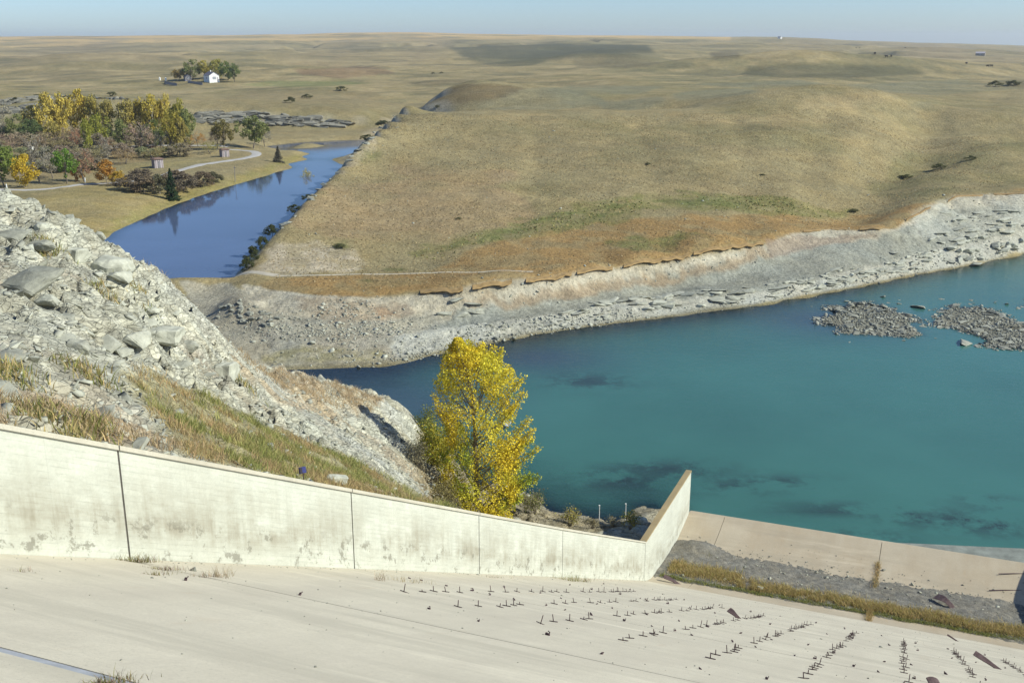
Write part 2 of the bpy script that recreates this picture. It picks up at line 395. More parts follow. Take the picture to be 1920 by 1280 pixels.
# bench and far hills
for x, rows in {
    950: ((165, 480), (150, 610), (135, 790), (125, 960)), 1100: ((165, 470), (150, 600), (135, 780), (126, 950)), 1300: ((165, 460), (150, 600), (135, 780), (126, 950)),
    1500: ((158, 480), (146, 620), (135, 780), (112, 1050)), 1700: ((180, 430), (165, 500), (148, 640), (140, 760)), 1900: ((180, 440), (165, 520), (150, 700), (142, 820)), 2150: ((170, 480), (150, 700))}.items():
    Rr(*[(x, y, r) for y, r in rows])
for x, rows in {
    -200: ((96, 1800), (82, 2700), (70, 3900)), 0: ((96, 1800), (82, 2700), (69, 3900)), 200: ((98, 1700), (82, 2700), (68, 3900)), 400: ((96, 1800), (82, 2600), (66, 3800)), 600: ((105, 1400), (88, 2200), (63, 3900)),
    780: ((112, 1250), (86, 2100), (62, 3900)), 900: ((118, 1120), (104, 1350), (84, 1750), (64, 3800)), 1050: ((112, 1200), (96, 1480), (84, 1750), (66, 3800)), 1200: ((112, 1150), (92, 1450), (82, 1800), (68, 3700)),
    1320: ((112, 1150), (98, 1500), (82, 2200), (70, 3600)), 1450: ((100, 1500), (84, 2200), (71, 3500)), 1600: ((120, 980), (92, 1600), (80, 2600), (78, 3300)), 1750: ((125, 980), (100, 1600), (90, 2400), (83, 4200)),
    1900: ((125, 1050), (110, 1500), (98, 2500), (91, 5200)), 2150: ((125, 1100), (105, 1800), (92, 5000))}.items():
    Rr(*[(x, y, r) for y, r in rows])
for x in range(-200, 2300, 200): ctl.append(np.array([*at_r(x, 100, 9000)[:2], float(np.interp(x, [-200, 1200, 1500, 1700, 1900, 2300], [40, 36, 18, -10, -32, -36]))]))
# under the near pool
for x, r in ((500, 95), (700, 95), (900, 95), (1100, 100), (1300, 105), (1500, 110), (1700, 115), (1900, 120), (2100, 120), (2300, 120), (1300, 85), (1700, 85), (2100, 85), (900, 80)):
    ctl.append(np.array([*at_r(x, 900, r)[:2], -4.5]))
ctl = np.array(ctl)
def lp(x, y): return np.stack([np.arctan2(x, y), np.log(np.hypot(x, y))], -1)
CP = lp(ctl[:, 0], ctl[:, 1])
CC = .012
def kern(d2): return np.sqrt(d2 + CC * CC)
_A = kern(((CP[:, None] - CP[None]) ** 2).sum(-1)); nC = len(CP)
_B = np.zeros((nC + 1, nC + 1)); _B[:nC, :nC] = _A - np.eye(nC) * .001; _B[:nC, nC] = 1; _B[nC, :nC] = 1
_W = np.linalg.solve(_B, np.append(ctl[:, 2], 0))
def rbf(x, y):
    q = lp(np.ravel(x), np.ravel(y)); o = np.empty(len(q))
    for i in range(0, len(q), 20000):
        k = q[i:i + 20000]
        d2 = (k[:, None, 0] - CP[None, :, 0]) ** 2 + (k[:, None, 1] - CP[None, :, 1]) ** 2
        o[i:i + 20000] = kern(d2) @ _W[:nC] + _W[nC]
    return o.reshape(np.shape(x))
AZ0, AZ1, NA = math.radians(-37), math.radians(37), 720
rr = np.concatenate([np.linspace(88, 120, 30)[:-1], np.linspace(120, 235, 270)[:-1], np.exp(np.linspace(math.log(235), math.log(1000), 230))[:-1], np.exp(np.linspace(math.log(1000), math.log(9000), 110))])
aa = np.linspace(AZ0, AZ1, NA)
RG, AG = np.meshgrid(rr, aa, indexing='ij')
XG, YG = RG * np.sin(AG), RG * np.cos(AG)
# evaluate the smooth surface on a coarser lattice in r (fast), then refine
ZG = rbf(XG, YG)
def poly_mask(x, y, poly, warp=0, wl=8., seed=3, soft=0):
    P = np.asarray(poly)[:, :2]
    if warp:
        x, y = x + warp * fbm(x / wl, y / wl, 3, seed), y + warp * fbm(x / wl, y / wl, 3, seed + 50)
    ins = np.zeros(np.shape(x), bool)
    bb = (x > P[:, 0].min()) & (x < P[:, 0].max()) & (y > P[:, 1].min()) & (y < P[:, 1].max())
    xs, ys = x[bb], y[bb]; r = np.zeros(len(xs), bool)
    for (x0, y0), (x1, y1) in zip(P, np.roll(P, -1, 0)):
        c = ((y0 > ys) != (y1 > ys)); 
        with np.errstate(divide='ignore', invalid='ignore'): r ^= c & (xs < (x1 - x0) * (ys - y0) / (y1 - y0) + x0)
    ins[bb] = r; return ins
bank_poly = [at_z(*p) for p in dens(SCARP, 30)] + [at_z(p[0], p[1], 0) for p in SHORE[::-1]]
BANK = poly_mask(XG, YG, bank_poly)
# relief
far = sstep(500, 2200, RG)
GUL = np.clip(1 - np.abs(fbm(XG / 330 + 7, YG / 330, 3, 15)) * 5, 0, 1)
ZG = ZG + far * (1 - sstep(5000, 8000, RG)) * ((15 - 8 * sstep(2200, 3200, RG)) * fbm(XG / 420, YG / 420, 4, 5) - 20 * GUL * (1 - sstep(2300, 3300, RG))) + sstep(340, 600, RG) * (1 - sstep(1500, 3000, RG)) * (1.6 * fbm(XG / 60, YG / 60, 4, 9) + 3.2 * fbm(XG / 190, YG / 120, 3, 19))
for px, r, h, wx, wy in ((880, 425, 1.2, 22, 14), (920, 430, 1.0, 24, 12), (1130, 1050, 9, 90, 60), (1200, 1100, 7, 60, 60), (1310, 900, 7, 45, 40), (1480, 800, 9, 110, 45), (1600, 820, 9, 130, 40), (1750, 900, 8, 100, 50), (1540, 345, 1.0, 40, 14), (1640, 350, 1.4, 30, 14), (1870, 330, 3, 25, 14), (1330, 250, 1.5, 18, 8), (600, 780, 5, 70, 40), (200, 900, 7, 160, 50), (60, 1200, 9, 200, 60)):
    d_ = ray(px, 200); qx, qy = d_[0] / d_[1] * r, r; ZG = ZG + h * np.exp(-((XG - qx) / wx) ** 2 - ((YG - qy) / wy) ** 2)
def carve(pts, depth, w):           # small dry gullies: pts = (px, distance along the view axis)
    global ZG
    Q = [np.array([ray(px, 300)[0] / ray(px, 300)[1] * r, r]) for px, r in pts]; D = np.full(XG.shape, 1e9); wx = XG + 3 * fbm(XG / 14, YG / 14, 3, 91); wy = YG + 3 * fbm(XG / 14, YG / 14, 3, 92)
    for a, b in zip(Q[:-1], Q[1:]):
        d = b - a; t = np.clip(((wx - a[0]) * d[0] + (wy - a[1]) * d[1]) / (d @ d), 0, 1); D = np.minimum(D, np.hypot(wx - a[0] - t * d[0], wy - a[1] - t * d[1]))
    ZG = ZG - depth * np.exp(-(D / w) ** 2)
carve([(1600, 205), (1640, 232), (1680, 255), (1720, 285), (1730, 330)], 2.4, 9); carve([(1680, 255), (1800, 285), (1930, 300)], 1.6, 7)
carve([(1240, 205), (1215, 250), (1190, 290)], .35, 3); carve([(1420, 210), (1400, 250), (1370, 300)], .45, 4); carve([(980, 190), (1000, 230), (1010, 280)], .3, 3); carve([(1530, 215), (1520, 260), (1560, 310)], .5, 5)
n0 = fbm(XG / 3, YG / 3, 2, 3)
dry = sstep(.05, .8, ZG) * (1 - ((ZG < 3.4) & (RG > 160) & (AG < -.1)))
ZG = ZG + dry * (.22 * fbm(XG / 7, YG / 7, 4, 21) * (1 - far) + sstep(165, 230, RG) * (1 - far) * (.6 * fbm(XG / 28, YG / 28, 4, 25) + 1.0 * sstep(180, 250, RG) * fbm(XG / 60, YG / 60, 2, 29)) + np.where(BANK, .10 * fbm(XG / 1.6, YG / 1.6, 3, 31) + .2 * fbm(XG / 5, YG / 5, 3, 33), 0))
low_bank = poly_mask(XG, YG, [at_z(*p) for p in dens(BEACH, 30)] + [at_z(p[0], p[1], 0) for p in SHORE[::-1]], 1.2, 3.) | (BANK & (AG < -.04)) | (BANK & (AG > .36))
vb, eb = vor((XG + .4 * n0) / 1.7, YG / 1.1, 51); bmk = np.where(low_bank, sstep(-.2, .25, fbm(XG / 8, YG / 8, 3, 55)), 0) * dry
ZG = ZG + bmk * (.16 * vb - .12 * sstep(.15, 0, eb))
stp = np.where(low_bank & (ZG > .3), (np.abs((ZG / .55) % 1 - .5) - .25) * .5, 0); ZG = ZG + stp * sstep(-.2, .4, fbm(XG / 9, YG / 9, 2, 41))
# rubble shoals in the pool
ISL = []
for pts in ([(1545, 580), (1590, 566), (1640, 564), (1690, 580), (1720, 600), (1752, 628), (1700, 636), (1600, 632), (1558, 615)],
            [(1740, 605), (1785, 575), (1830, 568), (1880, 590), (1940, 610), (1990, 640), (1930, 656), (1850, 652), (1800, 630), (1765, 612)],
            [(1903, 572), (1930, 566), (1960, 575), (1930, 586)]):
    ISL.append([at_z(x, y, 0) for x, y in pts])
isl = np.zeros_like(ZG)
for P in ISL: isl = np.maximum(isl, poly_mask(XG, YG, P, 3.5, 5.).astype(float))
for _ in range(5):
    isl[1:-1, 1:-1] = (isl[1:-1, 1:-1] * 2 + isl[2:, 1:-1] + isl[:-2, 1:-1] + isl[1:-1, 2:] + isl[1:-1, :-2]) / 6
ZG = np.where(isl > 0, np.maximum(ZG, ZG * (1 - isl) + isl * (.12 + .2 * fbm(XG / 2, YG / 2, 3, 61))), ZG)

def tz(x, y):
    x = np.asarray(x, float); y = np.asarray(y, float); r = np.hypot(x, y); a = np.arctan2(x, y)
    i = np.clip(np.interp(r, rr, np.arange(len(rr))), 0, len(rr) - 1.001); j = np.clip((a - AZ0) / (AZ1 - AZ0) * (NA - 1), 0, NA - 1.001)
    i0 = i.astype(int); j0 = j.astype(int); fi = i - i0; fj = j - j0
    return (ZG[i0, j0] * (1 - fj) + ZG[i0, j0 + 1] * fj) * (1 - fi) + (ZG[i0 + 1, j0] * (1 - fj) + ZG[i0 + 1, j0 + 1] * fj) * fi
_rs = np.exp(np.linspace(math.log(95), math.log(8500), 2000))
def hit(px, py, r0=95):
    d = ray(px, py); h = math.hypot(d[0], d[1]); rs = _rs[_rs > r0]
    x, y, z = d[0] / h * rs, d[1] / h * rs, EYE + d[2] / h * rs
    b = np.nonzero(tz(x, y) >= z)[0]
    k = b[0] if len(b) else len(rs) - 1
    return np.array([x[k], y[k], float(tz(x[k], y[k]))])
def hpoly(pts, r0=95): return [hit(*p, r0=r0) for p in pts]

# surface colours of the ground cover (dry grass, rock, sage, green strip ...)
def colmix(C, m, c, a=1.0):
    m = (np.asarray(m, float) * a)[..., None]; return C * (1 - m) + np.array(c) * m
def soft(m, n=2):
    m = m.astype(float)
    for _ in range(n):
        m[1:-1, 1:-1] = (m[1:-1, 1:-1] * 2 + m[2:, 1:-1] + m[:-2, 1:-1] + m[1:-1, 2:] + m[1:-1, :-2]) / 6
    return m
n1 = fbm(XG / 35, YG / 35, 5, 71); n2 = fbm(XG / 9, YG / 9, 4, 77); n3 = fbm(XG / 160, YG / 160, 4, 81); n4 = fbm(XG / (12 + RG * .12), YG / (12 + RG * .12), 4, 83)
TAN = (.265, .222, .118)
CG = np.ones(XG.shape + (3,)) * np.array(TAN)
CG = colmix(CG, sstep(-.1, .5, n1), (.21, .185, .092), .8); CG = colmix(CG, sstep(.1, .55, n2), (.325, .262, .135), .6)
CG = colmix(CG, sstep(0, .5, n4) * sstep(300, 600, RG), (.20, .185, .10), .75)
CG = colmix(CG, sstep(-.1, .4, n3) * sstep(700, 1500, RG), (.33, .265, .135), .7)
CG = colmix(CG, sstep(.0, .5, -n4) * sstep(600, 1600, RG), (.235, .19, .115), .7)
CG = colmix(CG, sstep(.25, .9, GUL) * sstep(800, 1300, RG) * (1 - sstep(2300, 3000, RG)), (.135, .125, .075), .75)  # dark gully scrub; the colour also supplies relief shade the smooth far hills lack
PXG, PYG = proj((XG, YG, ZG)); n2f = fbm(XG / 40, YG / 90, 4, 87)
def zone(pts, c, a=1, warp=3., wl=10., blur=2, r0=95, seed=3):
    global CG
    if r0 > 300:          # far ground is seen edge-on: outline it by bearing and angle of elevation instead of by ray hits
        P = None; m = soft(poly_mask(PXG + 5 * n4, PYG + 2.5 * n2f, pts) & (RG > r0), 2)
        CG = colmix(CG, m * (.55 + .45 * sstep(-.3, .2, n4)), c, min(1, a * 1.1)); return P
    P = hpoly(pts, r0); m = soft(poly_mask(XG, YG, P, warp, wl, seed), blur + 2)
    CG = colmix(CG, m * (.45 + .55 * sstep(-.35, .2, fbm(XG / (wl * .45), YG / (wl * .45), 4, seed + 200))), c, a); return P
def zone0(pts, c, a=1, warp=1., wl=3., blur=1):
    global CG
    CG = colmix(CG, soft(poly_mask(XG, YG, hpoly(pts), warp, wl, 4), blur), c, a)
STK = fbm(AG * 26, np.log(RG) * 42, 4, 171); CG = colmix(CG, sstep(.1, .4, STK) * sstep(420, 600, RG) * (1 - sstep(2600, 3200, RG)), (.15, .14, .08), .7); CG = colmix(CG, sstep(.1, .4, -STK) * sstep(420, 600, RG), (.36, .29, .16), .65)
# golden stubble on the skyline
CG = colmix(CG, sstep(2500, 3200, RG) * sstep(-.35, .1, n3 + .3 * n4) * (AG < .2), (.50, .36, .16), .95)
zone([(830, 84), (900, 84), (1060, 82), (1215, 84), (1235, 102), (1180, 104), (1080, 108), (1000, 122), (920, 124), (860, 104)], (.10, .10, .06), .9, 25, 90, 3, 600)
zone([(1070, 112), (1200, 106), (1250, 120), (1180, 128), (1080, 128)], (.15, .13, .075), .6, 20, 80, 3, 600)
zone([(1390, 140), (1410, 122), (1520, 118), (1700, 124), (1740, 140), (1600, 146), (1480, 146)], (.12, .115, .065), .85, 20, 80, 3, 500)
zone([(1330, 100), (1380, 95), (1390, 106), (1340, 112)], (.12, .105, .06), .8, 20, 80, 3, 600)
zone([(1490, 88), (1560, 80), (1640, 84), (1600, 90), (1520, 94)], (.15, .135, .08), .8, 20, 80, 3, 900)
zone([(0, 118), (180, 112), (330, 120), (300, 132), (100, 132)], (.19, .17, .095), .6, 20, 80, 3, 600)
zone([(30, 138), (150, 134), (240, 144), (120, 152)], (.18, .155, .09), .7, 20, 80, 3, 500)
zone([(470, 168), (700, 172), (740, 196), (640, 212), (380, 200)], (.20, .165, .09), .75, 20, 80, 3, 400)
zone([(1850, 155), (1900, 148), (1990, 150), (1990, 168), (1880, 166)], (.09, .09, .055), .8, 10, 40, 2, 400)
zone([(550, 130), (700, 124), (740, 136), (640, 148), (560, 140)], (.19, .12, .075), .8, 12, 60, 2, 500)
zone([(760, 155), (830, 148), (900, 152), (880, 160), (790, 163)], (.13, .11, .065), .7, 8, 40, 2, 400)
for P in ([(860, 200), (960, 170), (1050, 164), (1130, 182), (1140, 198), (1030, 206), (900, 206)], [(1120, 192), (1240, 180), (1260, 195), (1180, 208), (1130, 203)], [(1260, 175), (1380, 168), (1440, 172), (1330, 186), (1270, 190)],
          [(1700, 195), (1740, 190), (1752, 202), (1715, 208)], [(1670, 208), (1720, 206), (1712, 216), (1680, 216)], [(1300, 158), (1500, 150), (1560, 160), (1400, 166)], [(900, 170), (1100, 160), (1250, 163), (1200, 175), (1000, 176)], [(1560, 160), (1800, 150), (1920, 165), (1760, 178), (1640, 170)]):
    zone(P, (.185, .185, .12), .6, 6, 14, 1, 310, rnd.randint(0, 99))
zone([(790, 204), (812, 184), (840, 166), (870, 158), (950, 160), (985, 166), (940, 184), (870, 196)], (.105, .075, .04), .95, 4, 20, 1, 330)
for x in (1290, 1340, 1400, 1470): zone([(x, 228), (x + 50, 212), (x + 90, 220), (x + 60, 236)], (.40, .31, .16), .5, 5, 12, 3)
zone([(1500, 178), (1640, 176), (1700, 200), (1600, 205), (1480, 196)], (.38, .30, .16), .6, 8, 20, 3)
zone([(1640, 335), (1700, 290), (1830, 262), (2000, 250), (2000, 345), (1850, 350), (1740, 370), (1660, 372)], (.175, .165, .075), .6, 8, 20, 3)
zone([(1100, 290), (1300, 270), (1500, 330), (1450, 370), (1150, 350)], (.225, .19, .105), .5, 12, 20, 3)
zone([(560, 400), (760, 320), (1000, 330), (1000, 400), (800, 450), (620, 440)], (.30, .22, .125), .6, 12, 20, 3)
# rust coloured grass of the terrace, green draw
zone([(470, 545), (520, 525), (800, 515), (860, 470), (1100, 420), (1400, 400), (1600, 405), (1740, 385), (1760, 370), (1900, 355), (1990, 350), (1990, 372), (1780, 376), (1740, 406), (1650, 432), (1500, 438), (1430, 462), (1250, 492), (1000, 535), (860, 556), (700, 562), (560, 566)], (.29, .19, .078), .9, 2.5, 8, 2)
zone([(780, 482), (900, 440), (1050, 400), (1200, 368), (1330, 362), (1480, 372), (1600, 395), (1500, 408), (1350, 395), (1250, 396), (1080, 428), (900, 462), (820, 486)], (.18, .175, .065), .75, 5, 7, 2, 95, 8)
for P in ([(820, 470), (960, 425), (1130, 385), (1180, 385), (1000, 430), (850, 474)], [(1180, 375), (1330, 368), (1440, 378), (1400, 392), (1260, 384)], [(1100, 470), (1200, 440), (1300, 440), (1220, 470)]):
    zone(P, (.13, .15, .05), .7, 6, 5, 1, 95, rnd.randint(0, 99))
for P in ([(655, 290), (690, 276), (722, 286), (700, 303), (665, 305)], [(620, 458), (650, 450), (652, 468), (628, 470)], [(720, 505), (760, 500), (762, 509), (725, 511)], [(670, 525), (700, 523), (698, 530), (672, 530)]):
    zone(P, (.135, .14, .055), .85, .8, 3, 1)
# grey scree fan and trail, promontory edge rock
zone([(470, 505), (520, 462), (580, 448), (660, 470), (690, 490), (660, 512), (560, 516), (470, 516)], (.42, .37, .275), .9, 2.5, 5, 1)
zone([(640, 300), (665, 270), (740, 212), (748, 214), (700, 268), (670, 305), (640, 330), (590, 350)], (.36, .31, .22), .75, 2, 4, 1)
TRAIL = [(330, 520), (400, 519), (460, 515), (520, 517), (600, 517), (700, 514), (780, 514), (900, 510), (1000, 509), (1100, 501), (1240, 480), (1330, 464), (1420, 440)]
# banks
NB = fbm(XG / 3, YG / 3, 4, 91); NB2 = fbm(XG / 10, YG / 10, 3, 95)
bk = soft(BANK, 1)
CG = colmix(CG, bk, (.37, .345, .27)); CG = colmix(CG, bk * sstep(-.1, .5, NB), (.29, .265, .20), .7); CG = colmix(CG, bk * sstep(.15, .5, NB2), (.33, .325, .26), .6)
def band(A, B, c, a, warp=.8, wl=2.5):
    global CG
    P = [at_z(*p) for p in dens(A, 30)] + [at_z(*p) for p in dens(B, 30)[::-1]]
    CG = colmix(CG, soft(poly_mask(XG, YG, P, warp, wl, 12), 1), c, a)
S0 = [(x, y, 0) for x, y in SHORE]
band(SCARP, SBASE, (.45, .415, .315), .85); band([p for p in SBASE if p[0] > 800], [p for p in BEACH if p[0] > 780], (.27, .278, .232), .95)
band([p for p in BEACH if p[0] > 700], [p for p in S0 if p[0] > 690], (.41, .415, .355), .85)
zone0([(870, 572), (1000, 548), (1100, 535), (1200, 522), (1300, 500), (1430, 468), (1450, 480), (1330, 510), (1200, 540), (1080, 560), (960, 575), (880, 582)], (.28, .21, .13), .7, 1.2, 3, 1)
zone0([(1440, 455), (1500, 440), (1640, 432), (1650, 445), (1560, 458), (1500, 475), (1440, 486)], (.26, .20, .145), .65, 1.2, 3, 1)
zone([(560, 558), (700, 560), (720, 600), (640, 610), (580, 590)], (.30, .24, .165), .7, 2, 4, 2)
zone([(690, 575), (760, 570), (780, 592), (720, 600)], (.27, .18, .11), .7, 1.2, 3, 1)
zone0([(335, 524), (430, 528), (470, 560), (520, 640), (540, 690), (460, 690), (400, 620), (350, 560)], (.34, .32, .25), .85)
zone([(410, 570), (440, 545), (470, 565), (500, 600), (520, 640), (470, 620), (430, 600)], (.19, .18, .15), .8, 1.5, 3, 1)
zone([(480, 665), (560, 652), (700, 655), (740, 668), (690, 678), (560, 684), (500, 684)], (.25, .225, .11), .75, 1.5, 3, 1)
zone([(1730, 385), (1790, 374), (1990, 366), (1990, 430), (1800, 450), (1700, 440)], (.40, .40, .33), .7, 2, 5, 2)
# left: meadow, orchard floor, green lawn, cliffs
zone([(60, 370), (200, 345), (420, 345), (560, 290), (580, 300), (440, 350), (260, 415), (200, 445), (120, 430)], (.31, .25, .105), .8, 3, 8, 2)
zone([(200, 447), (270, 410), (380, 366), (500, 330), (575, 292), (560, 286), (490, 316), (370, 350), (270, 388), (190, 430)], (.235, .215, .075), .75, 2, 5, 1)
zone([(-60, 345), (150, 325), (330, 285), (420, 258), (200, 250), (-60, 262)], (.235, .18, .095), .8, 6, 14, 2)
zone([(230, 315), (400, 296), (470, 282), (420, 292), (330, 312), (250, 326)], (.27, .225, .10), .8, 3, 8, 1)
zone([(450, 160), (500, 153), (640, 152), (700, 158), (600, 162), (480, 164)], (.16, .19, .07), .85, 5, 20, 1, 500)
zone([(250, 160), (330, 150), (460, 150), (460, 160), (330, 166)], (.22, .18, .085), .6, 5, 20, 1, 500)
# steep ground is bare rock
dzr = np.gradient(ZG, axis=0) / np.gradient(RG, axis=0); dza = np.gradient(ZG, axis=1) / (RG * (aa[1] - aa[0]))
SLP = np.hypot(dzr, dza)
cl = sstep(.42, .75, SLP) * (RG < 600) * (1 - bk) * (AG < .1)
CG = colmix(CG, cl, (.34, .31, .235), .9)
CG = colmix(CG, sstep(.3, .05, ZG) * (RG < 300), (.20, .175, .095), .8)      # wet silt under and beside the water
CG = colmix(CG, np.clip(isl * 1.5, 0, 1), (.20, .20, .165), .9)
vt = np.stack([XG, YG, ZG], -1).reshape(-1, 3)
f = grid_faces(len(rr), NA)[:, ::-1]
terr = link('terrain', mesh('terrain', vt, np.ascontiguousarray(f), CG.reshape(-1, 3), True), M_TERR); tag(terr, kind='structure')

# trail and campground lane as ribbons draped on the ground
M_TRAIL = mat_plain('pale_dirt_track', (.43, .385, .30), .95, .15, .6)
M_LANE = mat_plain('gravel_lane', (.37, .355, .33), .95, .12, .8)
def ribbon(name, pts, w, mat, up=.06, kind='structure'):
    P = np.array([hit(*p) for p in pts])[:, :2]
    out = [P[0]]
    for a, b in zip(P[:-1], P[1:]):
        n = max(1, int(np.linalg.norm(b - a) / 1.2))
        out += [a + (b - a) * (i + 1) / n for i in range(n)]
    Q = np.array(out)
    for _ in range(12): Q[1:-1] = (Q[2:] + Q[:-2] + 2 * Q[1:-1]) / 4
    d = np.gradient(Q, axis=0); d /= np.linalg.norm(d, axis=1)[:, None] + 1e-9; nn = np.stack([d[:, 1], -d[:, 0]], -1)
    V = []
    for k in (-1, -.4, .4, 1):
        q = Q + nn * (w / 2 * k * (1 + .25 * vnoise(np.arange(len(Q)) / 4, np.full(len(Q), k * 9.), 5)))[:, None]
        V.append(np.column_stack([q, np.maximum(tz(q[:, 0], q[:, 1]), tz(Q[:, 0], Q[:, 1]) - .2) + (up if abs(k) < .9 else up - .12)]))
    V = np.concatenate(V); o = link(name, mesh(name, V, np.ascontiguousarray(grid_faces(4, len(Q))), smooth=True), mat); tag(o, kind=kind); return o
ribbon('trail', TRAIL[3:9], .7, M_TRAIL, .05)
ribbon('causeway_path', TRAIL[:4], 1.6, M_TRAIL, .1)
ribbon('lane', [(-30, 354), (60, 358), (110, 352), (160, 345), (230, 342), (300, 332), (345, 317), (400, 305), (450, 299), (478, 293), (484, 287), (470, 283), (440, 281), (405, 280)], 3.0, M_LANE, .1)
ribbon('camp_road', [(120, 290), (190, 279), (240, 275), (290, 272), (330, 274), (380, 273), (430, 276)], 2.6, M_LANE, .12)

# ------------------------------------------------------------------ talus hillside left of the spillway
hc = []
def HR(*pts):
    for px, py, r in pts: hc.append(at_r(px, py, r))
for s in np.arange(-78, -25, 3.0):
    z = float(wall_top(s)) - .12
    hc.append(np.array(wpt(s, -.7, z))); hc.append(np.array(wpt(s, 1.5, z - .2)))
for s, z in ((-23, 15.6), (-19, 11.5), (-14, 7.2), (-8, 4.2), (-3, 2.6), (3, 1.2), (9, .4), (14, -.6), (20, -3), (28, -4)):
    hc.append(np.array(wpt(s, -.8, z))); hc.append(np.array(wpt(s, 1.5, z - .3)))
RIDGE = [(-140, 330, 60), (0, 362, 60), (90, 392, 60), (185, 432, 60), (250, 464, 61), (330, 522, 62.5), (370, 573, 64.5), (410, 623, 67), (450, 666, 70), (505, 686, 74), (560, 702, 78), (620, 718, 82), (680, 733, 86), (725, 744, 89), (757, 760, 91), (775, 785, 91)]
for p in dens(RIDGE, 30):
    q = at_r(*p); hc.append(q); u = q[:2] / np.linalg.norm(q[:2])
    for dr, dz in ((4, 2.2), (10, 8), (22, 16)): hc.append(np.array([*(q[:2] + u * dr), max(q[2] - dz, -4.5)]))
HR((0, 700, 31), (0, 620, 35.5), (0, 540, 42), (0, 450, 51), (120, 740, 30), (120, 650, 36), (120, 560, 43), (120, 480, 50), (250, 760, 33), (250, 680, 39), (250, 590, 47), (250, 520, 54),
   (350, 800, 34), (350, 720, 42), (350, 640, 51), (450, 830, 37), (450, 760, 47), (450, 700, 60), (550, 860, 40), (550, 800, 51), (550, 745, 66), (650, 890, 45), (650, 835, 58), (650, 780, 74),
   (700, 850, 62), (720, 800, 78), (750, 895, 60), (760, 850, 74), (790, 915, 66), (785, 820, 86), (795, 860, 83), (830, 935, 72), (900, 960, 74), (960, 950, 80), (1010, 955, 82), (1080, 975, 80), (1150, 985, 80), (1190, 985, 79))
for px, py in ((880, 900), (950, 912), (1000, 938), (1060, 962), (1120, 972), (1180, 968), (1230, 950)):
    q = at_z(px, py, 0); hc.append(q); u = q[:2] / np.linalg.norm(q[:2]); hc.append(np.array([*(q[:2] + u * 5), -1.5])); hc.append(np.array([*(q[:2] + u * 14), -4])); hc.append(np.array([*(q[:2] - u * 3), .7]))
for p in ((800, 765, -1), (822, 795, -.6), (840, 830, -.2), (858, 865, 0), (900, 860, -3)): hc.append(at_z(*p))
hc = np.array(hc); _k = len(hc); HS = 10.
def kern2(d2): return np.sqrt(d2 + .06)
_A = kern2((((hc[:, None, :2] - hc[None, :, :2]) / HS) ** 2).sum(-1)); _B = np.zeros((_k + 1, _k + 1)); _B[:_k, :_k] = _A - np.eye(_k) * .01; _B[:_k, _k] = 1; _B[_k, :_k] = 1
_HW = np.linalg.solve(_B, np.append(hc[:, 2], 0))
ds = .2
sg = np.arange(-80, 34, ds); tg = np.arange(-66, -.3, ds); tg[-1] = -.3
SG, TG = np.meshgrid(sg, tg, indexing='ij')
HX = CORNER[0] + SV[0] * SG + TV[0] * TG; HY = CORNER[1] + SV[1] * SG + TV[1] * TG
HZ = np.empty(HX.size); xf, yf = HX.ravel(), HY.ravel()
for i in range(0, HX.size, 20000):
    d2 = ((xf[i:i + 20000, None] - hc[None, :, 0]) / HS) ** 2 + ((yf[i:i + 20000, None] - hc[None, :, 1]) / HS) ** 2
    HZ[i:i + 20000] = kern2(d2) @ _HW[:_k] + _HW[_k]
HZ = HZ.reshape(HX.shape); HZ0 = HZ.copy()
nearw = sstep(-.5, -3.0, TG)
TGRASS_PX = [(238, 705), (285, 690), (330, 715), (420, 750), (520, 800), (640, 852), (730, 893), (800, 935), (850, 958), (660, 918), (540, 895), (420, 872), (345, 855), (320, 810), (290, 770)]
def hz(x, y, G=None):
    G = HZ if G is None else G
    s, t = to_st(x, y); i = np.clip((s - sg[0]) / ds, 0, len(sg) - 1.001); j = np.clip((t - tg[0]) / ds, 0, len(tg) - 1.001)
    i0 = np.asarray(i).astype(int); j0 = np.asarray(j).astype(int); fi = i - i0; fj = j - j0
    return (G[i0, j0] * (1 - fj) + G[i0, j0 + 1] * fj) * (1 - fi) + (G[i0 + 1, j0] * (1 - fj) + G[i0 + 1, j0 + 1] * fj) * fi
def hhit(px, py):
    d = ray(px, py); h = math.hypot(d[0], d[1]); rs = np.linspace(14, 130, 1500)
    x, y, z = d[0] / h * rs, d[1] / h * rs, EYE + d[2] / h * rs
    s, t = to_st(x, y); b = np.nonzero((hz(x, y) >= z) & (t < -.3) & (t > -65))[0]
    k = b[0] if len(b) else len(rs) - 1
    return np.array([x[k], y[k], float(hz(x[k], y[k]))])
def hp(pts): return [hhit(*p) for p in pts]
TG_P = hp(TGRASS_PX)
gm = soft(poly_mask(HX, HY, TG_P, 1.2, 3, 8), 3)
ridge_tan = soft(poly_mask(HX, HY, hp([(405, 615), (450, 664), (505, 688), (560, 703), (690, 738), (720, 745), (660, 790), (560, 760), (500, 730), (460, 700)]), 1.0, 3, 18), 2)
rough = nearw * (1 - .8 * gm)
upper = sstep(0, -22, SG)
_wx = HX + .5 * fbm(HX / 2, HY / 2, 2, 5); _wy = HY + .5 * fbm(HX / 2, HY / 2, 2, 6)
v1, e1 = vor(_wx / 3.0, _wy / 1.9, 11); v2, e2 = vor(_wx / 1.15, _wy / .8, 23); v3, e3 = vor(HX / .55, HY / .45, 37)
rk1 = sstep(-.1, .25, fbm(HX / 7, HY / 7, 3, 131) + .12 * upper)      # where bedrock blocks stand out of the scree
b1 = fbm(HX / 5, HY / 5, 3, 101)
